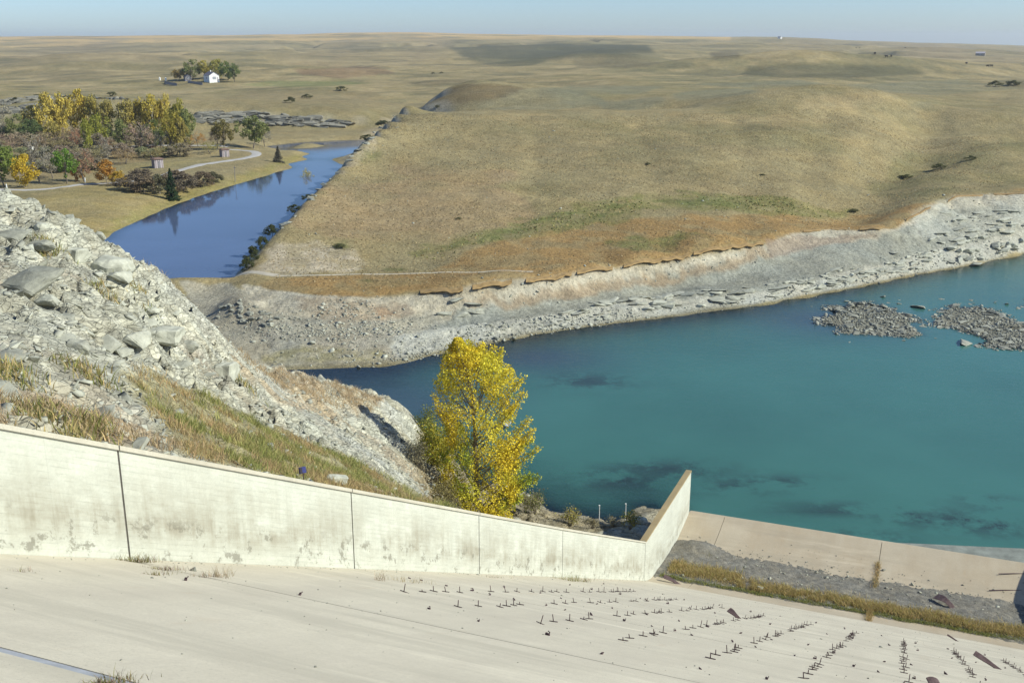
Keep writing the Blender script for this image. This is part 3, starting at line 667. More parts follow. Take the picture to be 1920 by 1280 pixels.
HZ = HZ + rough * (.5 * b1 * upper + rk1 * (.36 * v1 - .5 * sstep(.12, 0, e1)) * (.4 + .6 * upper) - .4 * upper + (.13 + .24 * rk1) * v2 - (.06 + .2 * rk1) * sstep(.14, 0, e2) + (.06 + .06 * rk1) * v3)
n5 = fbm(HX / 5, HY / 5, 4, 141); n6 = fbm(HX / 1.5, HY / 1.5, 3, 151)
CH = np.ones(HX.shape + (3,)) * np.array((.48, .48, .39))
CH = colmix(CH, sstep(-.1, .5, n6), (.285, .28, .225), .7); CH = colmix(CH, sstep(.1, .5, n5), (.36, .30, .215), .6)
CH = colmix(CH, rk1 * rough * sstep(-.3, .3, v2), (.47, .47, .375), .7)
CH = colmix(CH, sstep(0, .45, -n5) * sstep(-30, -10, SG), (.45, .455, .40), .7)
low = soft(poly_mask(HX, HY, hp([(-60, 720), (60, 720), (200, 760), (320, 800), (345, 855), (220, 830), (-60, 790)]), 1, 3, 9), 2)
CH = colmix(CH, low * sstep(-.35, .35, n6), (.37, .27, .16), .7)
CH = colmix(CH, ridge_tan * sstep(-.5, .2, n6), (.40, .325, .215), .8)
CH = colmix(CH, gm, (.30, .265, .135), .85)
CH = colmix(CH, sstep(1.2, .2, HZ) , (.25, .22, .15), .8)
CH = colmix(CH, soft(poly_mask(HX, HY, hp([(780, 830), (800, 800), (840, 850), (880, 900), (1000, 945), (1190, 985), (1100, 1000), (950, 975), (860, 958), (790, 930)]), .8, 2, 4), 2), (.23, .19, .11), .8)
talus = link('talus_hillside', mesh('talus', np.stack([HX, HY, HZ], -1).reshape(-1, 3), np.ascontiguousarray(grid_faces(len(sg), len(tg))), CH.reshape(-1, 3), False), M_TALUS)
tag(talus, kind='structure')

# ------------------------------------------------------------------ water
def mat_water(name, body, deep, weed, bump_s, bump_d, rough, k=1.0):
    m, nt, out = newmat(name); n = N(nt); geo = n('NewGeometry'); pos = geo.outputs['Position']
    dep = n('Attribute', attribute_name='depth').outputs['Fac']; dp = n('Attribute', attribute_name='deep').outputs['Fac']; wd = n('Attribute', attribute_name='weed').outputs['Fac']
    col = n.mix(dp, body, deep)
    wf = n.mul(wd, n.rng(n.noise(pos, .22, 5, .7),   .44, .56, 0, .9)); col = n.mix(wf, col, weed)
    col = n.val(col, n.rng(n.noise(pos, .035, 3), .35, .65, .9, 1.1))
    mp = n('Mapping'); mp.inputs['Rotation'].default_value = (0, 0, .5); mp.inputs['Scale'].default_value = (1, 2.6, 1); n.l(pos, mp.inputs[0])
    h = n.mul(n.mul(n.noise(mp.outputs[0], 2.2, 3, .6), .6), n.mul(n.noise(mp.outputs[0], .5, 3), 1.1), 'ADD')
    b = n('Bump'); b.inputs['Strength'].default_value = bump_s; b.inputs['Distance'].default_value = bump_d; n.l(h, b.inputs['Height'])
    b2 = n('Bump'); b2.inputs['Strength'].default_value = bump_s * .5; b2.inputs['Distance'].default_value = bump_d; n.l(h, b2.inputs['Height'])
    d = n('BsdfDiffuse'); n.l(col, d.inputs[0]); n.l(b2.outputs[0], d.inputs['Normal'])
    tr = n('BsdfTransparent'); tr.inputs[0].default_value = (.8, .88, .85, 1)
    op = n.mul(1.0, n.mul(2.718, n.mul(dep, -k), 'POWER'), 'SUBTRACT')
    mx = n('MixShader'); n.l(op, mx.inputs[0]); n.l(tr.outputs[0], mx.inputs[1]); n.l(d.outputs[0], mx.inputs[2])
    g = n('BsdfGlossy'); g.inputs['Roughness'].default_value = rough; n.l(b.outputs[0], g.inputs['Normal'])
    fr = n('Fresnel'); fr.inputs['IOR'].default_value = 1.33; n.l(b.outputs[0], fr.inputs['Normal'])
    m2 = n('MixShader'); n.l(fr.outputs[0], m2.inputs[0]); n.l(mx.outputs[0], m2.inputs[1]); n.l(g.outputs[0], m2.inputs[2]); n.l(m2.outputs[0], out.inputs[0])
    return m
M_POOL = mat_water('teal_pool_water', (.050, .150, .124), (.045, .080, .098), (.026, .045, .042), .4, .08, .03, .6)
M_PONDW = mat_water('blue_pond_water', (.085, .12, .205), (.085, .12, .205), (.04, .05, .03), .12, .03, .02, 2.2)
def blob(x, y, spots):
    w = np.zeros_like(x)
    for px, py, a, b in spots:
        q = at_z(px, py, 0); w = np.maximum(w, np.exp(-(((x - q[0]) / a) ** 2 + ((y - q[1]) / b) ** 2)))
    return w
gx = np.arange(-60, 190, 1.4); gy = np.arange(56, 300, 1.4); WX, WY = np.meshgrid(gx, gy, indexing='ij')
bed = tz(WX, WY); ss, tt = to_st(WX, WY); bed = np.maximum(bed, np.where((tt < -.3) & (tt > -65) & (ss < 33), hz(WX, WY), -9))
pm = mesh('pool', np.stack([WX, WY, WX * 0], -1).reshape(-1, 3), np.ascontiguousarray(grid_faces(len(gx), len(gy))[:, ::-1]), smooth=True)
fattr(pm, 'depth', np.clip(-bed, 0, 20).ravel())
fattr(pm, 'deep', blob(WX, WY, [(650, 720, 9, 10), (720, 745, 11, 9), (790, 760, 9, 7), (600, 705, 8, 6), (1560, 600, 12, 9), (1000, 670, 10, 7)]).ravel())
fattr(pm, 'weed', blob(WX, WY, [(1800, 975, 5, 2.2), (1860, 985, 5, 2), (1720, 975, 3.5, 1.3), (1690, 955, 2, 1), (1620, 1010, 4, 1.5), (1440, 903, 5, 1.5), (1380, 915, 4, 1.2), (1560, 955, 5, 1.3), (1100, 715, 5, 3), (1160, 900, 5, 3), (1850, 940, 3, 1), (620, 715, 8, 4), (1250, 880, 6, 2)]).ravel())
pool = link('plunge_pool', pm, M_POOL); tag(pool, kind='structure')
gx = np.arange(-150, 30, 2.0); gy = np.arange(150, 470, 2.0); WX, WY = np.meshgrid(gx, gy, indexing='ij')
pm = mesh('pond', np.stack([WX, WY, WX * 0 + 3], -1).reshape(-1, 3), np.ascontiguousarray(grid_faces(len(gx), len(gy))[:, ::-1]), smooth=True)
keep = (WX < -30) | (WY > 310)
fattr(pm, 'depth', np.clip(3 - tz(WX, WY), 0, 20).ravel()); fattr(pm, 'deep', np.zeros(WX.size)); fattr(pm, 'weed', np.zeros(WX.size))
bmp = bmesh.new(); bmp.from_mesh(pm); bmesh.ops.delete(bmp, geom=[v for v in bmp.verts if (v.co.x > -33 and v.co.y < 312) or v.co.xy.length < 163], context='VERTS'); bmp.to_mesh(pm); bmp.free()
pond = link('river_pond', pm, M_PONDW); tag(pond, kind='structure')

# ------------------------------------------------------------------ spillway
TW = 30.6
def prism(name, slist, t0, t1, top, bot, mat, parent, flip=False):
    """slab following top(s), underside bot(s), between t0 and t1; uv = (along, across)"""
    s = np.asarray(slist, float); zt = top(s); zb = bot(s); V = []; UV = []
    al = np.concatenate([[0], np.cumsum(np.hypot(np.diff(s), np.diff(zt)))]) + s[0]
    for t in (t0, t1):
        for i in range(len(s)): V.append(wpt(s[i], t, zt[i])); UV.append((al[i], t))
    for t in (t0, t1):
        for i in range(len(s)): V.append(wpt(s[i], t, zb[i])); UV.append((al[i], t))
    n = len(s); F = []
    for i in range(n - 1):
        F += [(i, i + 1, n + i + 1, n + i), (2 * n + i, 3 * n + i, 3 * n + i + 1, 2 * n + i + 1), (i, 2 * n + i, 2 * n + i + 1, i + 1), (n + i, n + i + 1, 3 * n + i + 1, 3 * n + i)]
    F += [(0, n, 3 * n, 2 * n), (n - 1, 3 * n - 1, 4 * n - 1, 2 * n - 1)]
    o = link(name, mesh(name, V, [tuple(q) for q in F], uv=UV), mat, parent)
    bm = bmesh.new(); bm.from_mesh(o.data); bmesh.ops.recalc_face_normals(bm, faces=bm.faces); bm.to_mesh(o.data); bm.free()
    return o
chute = empty('spillway_chute'); tag(chute, 'wide sloping sandy concrete spillway floor with upturned bucket at its foot', 'spillway')
JO = [-80, -58.75, -48.85, -38.6, -28.4, -18.3, -8.2, 0]
for a, b in zip(JO[:-1], JO[1:]):
    ga = .10 if a == -58.75 else .022; gb = .10 if b == -58.75 else .022
    prism('floor_slab', [a + ga, b - gb], 0.0, TW, floor_z, lambda s: floor_z(s) - .4, M_FLOOR, chute)
prism('joint_bed', [-80, 0], 0.0, TW, lambda s: floor_z(s) - .035, lambda s: floor_z(s) - .5, M_DARK, chute)
M_SEAL = mat_plain('blue_grey_sealant', (.33, .34, .355), .7, .25, 3)
prism('sealant_strip', [-58.85, -58.65], 0.0, TW, lambda s: floor_z(s) - .012, lambda s: floor_z(s) - .1, M_SEAL, chute)
TJ = [0, 2.95, 15.3, 27.6, TW]
for a, b in zip(TJ[:-1], TJ[1:]):
    prism('bucket_slab', np.concatenate([np.linspace(.02, 5, 9), np.linspace(5.5, 13.7, 12)]), a + (.0 if a == 0 else .02), b - .02, floor_z, lambda s: floor_z(s) - .35, M_BUCKET, chute)
prism('bucket_footing', np.linspace(.0, 13.55, 16), 0.0, TW, lambda s: floor_z(s) - .12, lambda s: s * 0 - 5, M_DARK, chute)
prism('bucket_lip_face', [13.55, 14.0], 0.0, TW, lambda s: s * 0 + 1.92, lambda s: s * 0 - 5, M_BUCKET, chute)

def wall(name, label, t0, sgn):
    """sgn=+1: face looks toward +t"""
    root = empty(name, wpt(0, t0, 2.5)); tag(root, label, 'wall'); inv = Matrix.Translation(-root.location)
    js = [-80, -58.6, -48.55, -38.6, -28.5, -17.75, -.3]
    segs = [(a, b, False) for a, b in zip(js[:-1], js[1:])] + [(-.3, 13.45, True)]
    for a, b, wing in segs:
        s = np.array([a + .03, b - (.03 if not wing else 0)]) if not wing else np.concatenate([[a + .03], np.linspace(0, 13.45, 15)])
        n = len(s); top = wall_top(s) - .115; fb = floor_z(s) - .3
        al = np.hypot(1, SLOPE) * s if not wing else s
        V = []; UV = []; F = []
        rows = np.linspace(0, 1, 9)
        for tf in (t0, t0 - sgn * .38):
            for u in rows:
                z = fb + (top - fb) * u
                for i in range(n): V.append(wpt(s[i], tf, z[i])); UV.append((al[i], z[i] - floor_z(s[i])))
        R = len(rows)
        for k in (0, 1):
            o0 = k * R * n
            for j in range(R - 1):
                for i in range(n - 1): F.append((o0 + j * n + i, o0 + j * n + i + 1, o0 + (j + 1) * n + i + 1, o0 + (j + 1) * n + i))
        for i in range(n - 1): F.append(((R - 1) * n + i, (R - 1) * n + i + 1, (2 * R - 1) * n + i + 1, (2 * R - 1) * n + i))
        for i in (0, n - 1):
            for j in range(R - 1): F.append((j * n + i, (j + 1) * n + i, (R + j + 1) * n + i, (R + j) * n + i))
        p = link('wing_panel' if wing else 'wall_panel', mesh('panel', V, F, uv=UV), M_WALL, root); p.matrix_parent_inverse = inv
        bm = bmesh.new(); bm.from_mesh(p.data); bmesh.ops.recalc_face_normals(bm, faces=bm.faces); bm.to_mesh(p.data); bm.free()
        # coping, a little proud of the face
        c0, c1 = t0 - sgn * .43, t0 + sgn * (.055 if not wing else .02)
        c = prism('coping', [a + .02, b - (.02 if not wing else -.06)], min(c0, c1), max(c0, c1), wall_top, lambda s_: wall_top(s_) - .12, M_COPE if not wing else M_COPEW, root); c.matrix_parent_inverse = inv
    jt = prism('joint_filler', [-79.9, -.3], min(t0 - sgn * .3, t0 - sgn * .025), max(t0 - sgn * .3, t0 - sgn * .025), lambda s_: wall_top(s_) - .15, lambda s_: floor_z(s_) - .25, M_DARK, root); jt.matrix_parent_inverse = inv
    return root
wall('training_wall', 'long white board-marked concrete training wall running down the chute below the talus', -.004, 1)
wall('training_wall', 'opposite concrete training wall whose shadow falls in the right end of the bucket', TW + .004, -1)

# ------------------------------------------------------------------ rocks
def hull(seed, n=16, flat=1.0, blocky=.6):
    r = random.Random(seed); bm = bmesh.new()
    for _ in range(n):
        v = Vector([r.uniform(-1, 1) for _ in range(3)]); m = max(abs(c) for c in v); v = v / max(m, .05) * r.uniform(blocky, 1)
        bm.verts.new((v.x * .5, v.y * .5, v.z * .5 * flat))
    bmesh.ops.convex_hull(bm, input=bm.verts); bmesh.ops.delete(bm, geom=[v for v in bm.verts if not v.link_faces], context='VERTS')
    bmesh.ops.triangulate(bm, faces=bm.faces)
    return bm
ROCKS = [bm_mesh('rock', hull(i, 13, .75, .6)) for i in range(8)]; SLABS = [bm_mesh('slab', hull(50 + i, 14, .8, .8)) for i in range(8)]
BIG = []
for i in range(6):          # larger, rounded-edge blocks with chipped detail
    bm = hull(90 + i, 20, .8, .72); bmesh.ops.bevel(bm, geom=bm.edges[:], offset=.045, segments=1, affect='EDGES')
    bmesh.ops.triangulate(bm, faces=bm.faces); bmesh.ops.subdivide_edges(bm, edges=bm.edges[:], cuts=1)
    for v in bm.verts: v.co += Vector([mnoise.noise(v.co * 4.5 + Vector((i * 7, k * 9, 0))) for k in range(3)]) * .05
    BIG.append(bm_mesh('block', bm))
for L, m in ((ROCKS, M_ROCK), (SLABS, M_ROCK), (BIG, M_ROCK)):
    for q in L: q.materials.append(m)
def grey(L):
    out = []
    for q in L: c = q.copy(); c.materials.clear(); c.materials.append(M_ROCKG); out.append(c)
    return out
ROCKSG, SLABSG = grey(ROCKS), grey(SLABS)
def rock(name, me, loc, size, rot, label, cat, group=None):
    o = link(name, me); o.location = loc; o.scale = size; o.rotation_euler = rot; tag(o, label, cat, group); return o
def rubble(name, lib, P, S, mat, label, cat, tilt=.5, seed=1, asp=(1, .8, .6)):
    r = np.random.default_rng(seed); arr = []
    for me in lib:
        v = np.empty(len(me.vertices) * 3, np.float32); me.vertices.foreach_get('co', v); f = np.array([tuple(p.vertices) for p in me.polygons], np.int64); arr.append((v.reshape(-1, 3), f))
    VV, FF, off = [], [], 0
    for p, s in zip(P, S):
        v, f = arr[r.integers(len(arr))]; a, b, c = r.uniform(0, 6.28), *r.normal(0, tilt, 2)
        M = np.array(Matrix.Rotation(a, 3, 'Z') @ Matrix.Rotation(b, 3, 'X') @ Matrix.Rotation(c, 3, 'Y'))
        q = (v * (s * np.array(asp) * r.uniform(.7, 1.3, 3))) @ M.T + p; VV.append(q); FF.append(f + off); off += len(v)
    o = link(name, mesh(name, np.concatenate(VV), np.ascontiguousarray(np.concatenate(FF))), mat); tag(o, label, cat, kind='stuff'); return o

BIGR = [(62, 517, 105, 50, 'large rounded pale slab boulder jutting from the left edge of the talus'),
        (205, 487, 78, 50, 'big block with a grey shaded front near the top of the talus'),
        (225, 512, 45, 28, 'flat slab wedged under the grey-fronted block'),
        (140, 470, 46, 46, 'tall pale block left of the grey-fronted block'),
        (85, 462, 52, 30, 'rounded pale boulder above the left-hand slab'),
        (186, 437, 26, 26, 'square pale block standing on the talus skyline above the pond'),
        (20, 435, 60, 24, 'long low slab at the left edge high on the talus'),
        (78, 425, 26, 26, 'upright pale fragment high on the talus'),
        (256, 640, 52, 40, 'angular block with a dark underside in the middle of the talus'),
        (305, 625, 74, 46, 'broad layered ledge block right of the angular block'),
        (150, 640, 50, 50, 'blocky outcrop piece in the left middle of the talus'),
        (90, 560, 48, 34, 'cracked block directly under the rounded slab boulder'),
        (15, 665, 56, 36, 'brown stained rock low on the left edge of the talus'),
        (285, 585, 26, 16, 'thin white flake lying on the upper talus'),
        (232, 655, 30, 18, 'small bright slab left of the angular block'),
        (415, 685, 60, 62, 'grey rounded knob of bedrock at the foot of the talus'),
        (350, 640, 46, 36, 'pale lump below the layered ledge block'),
        (215, 685, 24, 16, 'small cream stone under the talus blocks')]
for i, (px, py, w, h, lab) in enumerate(BIGR):
    p = hhit(px, py + h * .3); D = math.hypot(*p[:2]) * 1.04; sx = w * D / FPX; sz = h * D / FPX
    rock('boulder', BIG[i % 6], p + np.array([0, 0, sz * .02]), (sx * .95, sx * .9, max(sz * .95, .3)), (rnd.uniform(-.15, .15), rnd.uniform(-.1, .2), rnd.uniform(-.5, .5)), lab, 'boulder')
_wm = np.array(BIG[2].materials[0:1])
wr = hhit(628, 905); rock('boulder', BIG[3], wr + np.array([0, 0, .15]), (.95, .6, .5), (.1, .3, .4), 'white rock just behind the wall coping beside the blue sign', 'boulder')
def st_pts(n, s0, s1, t0, t1, keep):
    out = []
    while len(out) < n:
        s, t = rnd.uniform(s0, s1), rnd.uniform(t0, t1); x, y, _ = wpt(s, t, 0); z = float(hz(x, y))
        px, py = proj((x, y, z))
        if -20 < px < 830 and 340 < py < 960 and keep(s, t, x, y): out.append((x, y, z))
    return out
inG = lambda x, y: bool(poly_mask(np.array([x]), np.array([y]), TG_P)[0])
for p in st_pts(190, -62, -22, -34, -1.5, lambda s, t, x, y: rnd.random() < .35 + .65 * (t < -8) and not inG(x, y)):
    k = rnd.choice([.22, .26, .3, .35, .45, .7]); me = rnd.choice(ROCKS + SLABS)
    rock('rock', me, (p[0], p[1], p[2] + k * .0), (k * rnd.uniform(1., 1.8), k * rnd.uniform(.7, 1.1), k * rnd.uniform(.25, .55)), (rnd.gauss(0, .3), .35 + rnd.gauss(0, .3), rnd.uniform(0, 6.3)), '%s pale rock strewn on the %s part of the talus slope' % ('large angular' if k > .6 else 'middling angular' if k > .4 else 'small flaky' if me in SLABS else 'small chunky', 'upper left' if proj(p)[1] < 520 else 'middle' if proj(p)[1] < 640 else 'lower'), 'rock', 'loose rocks on the talus slope')
P = st_pts(9500, -66, 6, -36, -.8, lambda s, t, x, y: not inG(x, y) or rnd.random() < .15)
rubble('scree', SLABS, [np.array(p) + [0, 0, .02] for p in P], [min(.5, .065 * math.exp(abs(rnd.gauss(0, .85)))) for _ in P], M_ROCK, 'small broken shale covering the talus slope', 'scree', .35, 3, (1.1, .75, .38))

# bank rocks: ledge blocks along bedding lines, boulders and gravel along the shore
def along(pts, z, n, jit, r0=95):
    Q = np.array([hit(x, y, r0) for x, y in pts]); d = np.concatenate([[0], np.cumsum(np.linalg.norm(np.diff(Q[:, :2], axis=0), axis=1))]); out = []
    for _ in range(n):
        u = rnd.uniform(0, d[-1]); x = np.interp(u, d, Q[:, 0]) + rnd.gauss(0, jit); y = np.interp(u, d, Q[:, 1]) + rnd.gauss(0, jit)
        k = min(np.searchsorted(d, u), len(Q) - 1); a = math.atan2(Q[k][1] - Q[k - 1][1], Q[k][0] - Q[k - 1][0]) if k else 0
        out.append((x, y, float(tz(x, y)), a))
    return out
LEDGES = [([(1190, 560), (1270, 553), (1340, 553), (1405, 546)], 26, (2.6, 1.3, .6), 'flat ledge slab of the low rock step above the central shore'),
          ([(1200, 575), (1290, 570), (1400, 560)], 22, (2.2, 1.2, .7), 'undercut slab at the waterline below the low rock step'),
          ([(1440, 545), (1530, 525), (1620, 508), (1700, 492), (1760, 470)], 44, (2.0, 1.0, .6), 'dark-edged slab in the bedding line left of the far right cove'),
          ([(1500, 540), (1600, 520), (1700, 500), (1780, 490)], 30, (1.8, 1.0, .6), 'pale slab along the water edge left of the far right cove'),
          ([(1770, 465), (1840, 440), (1925, 420)], 26, (2.6, 1.5, .8), 'broken slab on the pale rock slope at the far right'),
          ([(1800, 485), (1850, 475), (1925, 455)], 24, (2.4, 1.6, 1.3), 'large tumbled block at the waterline on the far right'),
          ([(1000, 615), (1080, 603), (1160, 588)], 20, (1.3, .8, .5), 'small pale slab on the shore beyond the yellow tree'),
          ([(1440, 552), (1560, 530), (1690, 505)], 26, (3.4, 1.1, .45), 'thin bedding slab just above the water right of the low rock step'),
          ([(1770, 412), (1850, 402), (1925, 396)], 14, (3.6, 1.3, .5), 'thin dark bedding slab high on the far right rock slope'),
          ([(1740, 452), (1830, 430), (1925, 412)], 18, (3.4, 1.3, .5), 'thin bedding slab across the middle of the far right rock slope'),
          ([(1060, 588), (1150, 570), (1200, 562)], 14, (3.2, 1.1, .45), 'thin pale slab at the left end of the low rock step'),
          ([(830, 590), (900, 580), (870, 585)], 9, (2.6, 1.0, .7), 'cream rock ledge at the foot of the cut bank')]
for pts, n, sz, lab in LEDGES:
    for x, y, z, a in along(pts, 0, n, .7):
        k = rnd.uniform(.5, 1.35)
        rock('flat_rock', rnd.choice(SLABS), (x, y, max(z, -.1) + sz[2] * .22 * k), (sz[0] * k, sz[1] * k, sz[2] * rnd.uniform(.7, 1.2)), (rnd.gauss(0, .1), rnd.gauss(0, .1), a + rnd.gauss(0, .2)), lab, 'rock slab', lab + 's')
for px, py, w, lab in ((930, 638, 13, 'round white boulder at the edge of the water right of the tree top'), (945, 640, 8, 'small white stone in the shallows right of the tree top'), (508, 612, 15, 'tan boulder in the rubble left of the beach'), (586, 645, 15, 'pale boulder lying alone on the beach'), (1820, 487, 16, 'large cream block facing the water at the far right')):
    p = hit(px, py); D = np.linalg.norm(p - [0, 0, EYE]); rock('boulder', rnd.choice(BIG), p + np.array([0, 0, .15]), (w * D / FPX, w * D / FPX * .8, w * D / FPX * .7), (.1, .2, rnd.uniform(0, 6)), lab, 'boulder')
P = [np.array(q[:3]) for L, n, j in (([(430, 590), (500, 610), (620, 615), (760, 605)], 420, 2.6), ([(480, 625), (620, 630), (780, 612)], 450, 1.6), ([(560, 665), (740, 655), (860, 640)], 220, 2.2), ([(700, 682), (800, 665), (860, 652), (1000, 622), (1200, 596)], 420, .8), ([(860, 630), (1000, 606), (1180, 585)], 420, 1.1),
     ([(1200, 590), (1400, 570), (1540, 545), (1720, 508), (1850, 484), (1925, 468)], 360, .8), ([(1460, 540), (1600, 515), (1740, 480), (1880, 445)], 300, 1.2), ([(1760, 430), (1925, 400)], 120, 4), ([(870, 560), (1100, 530), (1430, 472)], 160, 1.2), ([(600, 585), (700, 580)], 200, 2)) for q in along(L, 0, n, j)]
P = [p for p in P if p[2] > -.25]
rubble('shore_rubble', ROCKS + SLABS, [p + [0, 0, .05] for p in P], [min(.9, .15 * math.exp(abs(rnd.gauss(0, .65)))) for p in P], M_ROCK, 'pale broken stones lying along the far bank and beach', 'rubble', .4, 5)
for p in along([(420, 590), (470, 585), (520, 600)], 0, 30, 1.2): rock('rock', rnd.choice(ROCKSG), (p[0], p[1], p[2]), (1.1 * rnd.uniform(.6, 1.3), 1, .8), (rnd.gauss(0, .3), rnd.gauss(0, .3), rnd.uniform(0, 6)), 'dark grey rock of the mound beside the causeway', 'rock', 'rocks of the grey mound')
# promontory rim stones
ED = dens(EDGE, 3)
for e_ in range(34):
    e0 = rnd.choice(ED[25:]); p = hit(e0[0] + rnd.uniform(4, 13), e0[1] + rnd.uniform(-2, 3)); k = rnd.uniform(.6, 1.8); rock('rim_rock', rnd.choice(SLABSG), (p[0], p[1], p[2] - .05), (k, k * 1.4, k * .6), (rnd.gauss(0, .15), rnd.gauss(0, .15), rnd.uniform(0, 6)), 'pale rim rock along the promontory edge above the pond', 'rock', 'rim rocks above the pond')
# shoals
for P0, nm, n, lab in ((ISL[0], 'left', 120, 'grey slab of the left rubble shoal in the pool'), (ISL[1], 'right', 140, 'grey slab of the right rubble shoal in the pool'), (ISL[2], 'far', 10, 'grey rock breaking the water at the far right edge')):
    A = np.array(P0); lo, hi = A.min(0), A.max(0); c = 0; small = []
    while c < n:
        x, y = rnd.uniform(lo[0] - 3, hi[0] + 3), rnd.uniform(lo[1] - 3, hi[1] + 3)
        if not poly_mask(np.array([x]), np.array([y]), A, 4.5, 5.)[0] and rnd.random() > .06: continue
        k = .5 * math.exp(abs(rnd.gauss(0, .55))); c += 1
        rock('shoal_rock', rnd.choice(SLABSG + ROCKSG), (x, y, max(float(tz(x, y)), -.1) + .1 * k), (k * rnd.uniform(.9, 1.6), k * rnd.uniform(.6, 1.0), k * rnd.uniform(.25, .45)), (rnd.gauss(0, .2), rnd.gauss(0, .2), rnd.uniform(0, 6.3)), lab, 'rock', 'rocks of the %s shoal' % nm)
    if nm != 'far':
        while len(small) < 1500:
            x, y = rnd.uniform(lo[0] - 2, hi[0] + 2), rnd.uniform(lo[1] - 2, hi[1] + 2)
            if poly_mask(np.array([x]), np.array([y]), A, 5.5, 5.)[0]: small.append(np.array([x, y, max(float(tz(x, y)), -.08) + .06]))
        rubble('shoal_gravel', ROCKS + SLABS, small, [.2 * math.exp(abs(rnd.gauss(0, .55))) for _ in small], M_ROCKG, 'small grey stones filling the %s shoal in the pool' % nm, 'gravel', .35, 9)

Q_ = [hit(rnd.uniform(560, 1850), rnd.uniform(225, 480)) for _ in range(420)]; Q_ = [q for q in Q_ if 5.2 < q[2] < 24 and np.hypot(q[0], q[1]) < 330]
rubble('hill_stones', ROCKS, Q_, [min(.8, .14 * math.exp(abs(rnd.gauss(0, .6)))) for _ in Q_], M_ROCK, 'pale stones dotted over the promontory hill', 'stones', .4, 21)
# overhanging turf along the cut bank
M_TURF = mat_plain('dry_turf', (.29, .195, .085), .95, .3, 1.2)
def turf(pts):
    Q = np.array([at_z(*p) for p in dens(pts, 7)]); n = len(Q)
    x = Q[:, 0] + .2 * vnoise(np.arange(n) * .6, np.zeros(n), 3); y = Q[:, 1] + .3 * vnoise(np.arange(n) * .45, np.ones(n) * 9, 4)
    u = np.stack([x, y], -1) / np.hypot(x, y)[:, None]; V = []
    zz = tz(x + u[:, 0] * .9, y + u[:, 1] * .9) + .02
    for off, dz in ((1.3, .0), (.5, .02), (-.2, -.05), (-.22, -.16), (.5, -.26)):
        V.append(np.column_stack([x + u[:, 0] * off, y + u[:, 1] * off, (tz(x + u[:, 0] * off, y + u[:, 1] * off) + .01 if off > 1 else zz + dz)]))
    o = link('turf_edge', mesh('turf', np.concatenate(V), np.ascontiguousarray(grid_faces(5, n)), smooth=False), M_TURF); tag(o, kind='structure')
def sub(L, a, b): return [p for p in L if a <= p[0] <= b]
TF = dens(SCARP, 4)
for a, b in ((790, 868), (885, 960), (985, 1075), (1082, 1150), (1170, 1290), (1300, 1432), (1505, 1542), (1560, 1590), (1612, 1650), (1700, 1745), (1775, 1850), (1862, 1960)): turf(sub(TF, a, b))

# ------------------------------------------------------------------ grasses
def blades(name, P, h, w, cols, parent=None, lean=.45, per=1, spread=.1, seed=2, mat=None):
    r = np.random.default_rng(seed); P = np.repeat(np.asarray(P, float), per, 0); n = len(P); P = P + np.column_stack([r.normal(0, spread, (n, 2)), np.zeros(n)])
    a = r.uniform(0, 6.283, n); H = h * r.uniform(.5, 1.25, n); W = w * r.uniform(.7, 1.3, n); l = r.normal(0, lean, (n, 2))
    ax = np.column_stack([np.cos(a), np.sin(a), np.zeros(n)]) * W[:, None]
    tip = P + np.column_stack([l * H[:, None], H]); mid = P + np.column_stack([l * H[:, None] * .35, H * .55])
    V = np.stack([P - ax, P + ax, mid + ax * .7, tip, mid - ax * .7], 1).reshape(-1, 3); f = np.arange(n)[:, None] * 5
    F = np.concatenate([np.concatenate([f, f + 1, f + 2], 1), np.concatenate([f, f + 2, f + 4], 1), np.concatenate([f + 4, f + 2, f + 3], 1)])
    c = np.array(cols)[r.integers(len(cols), size=n)] * r.uniform(.75, 1.25, (n, 1)); o = link(name, mesh(name, V, np.ascontiguousarray(F), np.repeat(c, 5, 0)), mat or M_LEAF, parent); return o
GOLD = [(.46, .36, .16), (.42, .33, .15), (.52, .39, .2), (.38, .32, .14)]; GREEN = [(.26, .28, .09), (.33, .32, .11), (.22, .25, .08)]; RED = [(.50, .37, .22), (.54, .42, .27), (.48, .38, .22)]
def in_poly_pts(Pw, n, zf):
    A = np.array(Pw)[:, :2]; lo, hi = A.min(0), A.max(0); out = np.empty((0, 2))
    while len(out) < n:
        q = rng.uniform(lo, hi, (n * 3, 2)); out = np.concatenate([out, q[poly_mask(q[:, 0].copy(), q[:, 1].copy(), A, .8, 2.)]])
    out = out[:n]; return np.column_stack([out, zf(out[:, 0], out[:, 1])])
Q = in_poly_pts(TG_P, 60000, hz); Q = Q[fbm(Q[:, 0] / .9, Q[:, 1] / .9, 3, 65) + rng.normal(0, .12, len(Q)) > .0]; cl_ = fbm(Q[:, 0] / 2.2, Q[:, 1] / 2.2, 3, 5)
tag(blades('slope_grass', Q[cl_ < -.08], .26, .011, GOLD + [(.50, .38, .2), (.45, .3, .17)], lean=.7, seed=3), 'golden dry grass on the slope behind the wall', 'grass', kind='stuff')
tag(blades('slope_grass', Q[cl_ >= -.08], .3, .012, GREEN + [(.38, .37, .13), (.46, .40, .17)], lean=.7, seed=4), 'green patches of grass on the slope behind the wall', 'grass', kind='stuff')
Q = np.concatenate([in_poly_pts(hp([(408, 618), (450, 667), (505, 690), (560, 706), (690, 738), (720, 748), (650, 770), (560, 735), (470, 690)]), 9000, hz), in_poly_pts(hp([(262, 478), (300, 498), (335, 530), (345, 560), (320, 555), (290, 525), (265, 500)]), 5000, hz), in_poly_pts(hp([(-20, 745), (60, 750), (220, 790), (330, 830), (345, 850), (200, 825), (-20, 785)]), 1600, hz)])
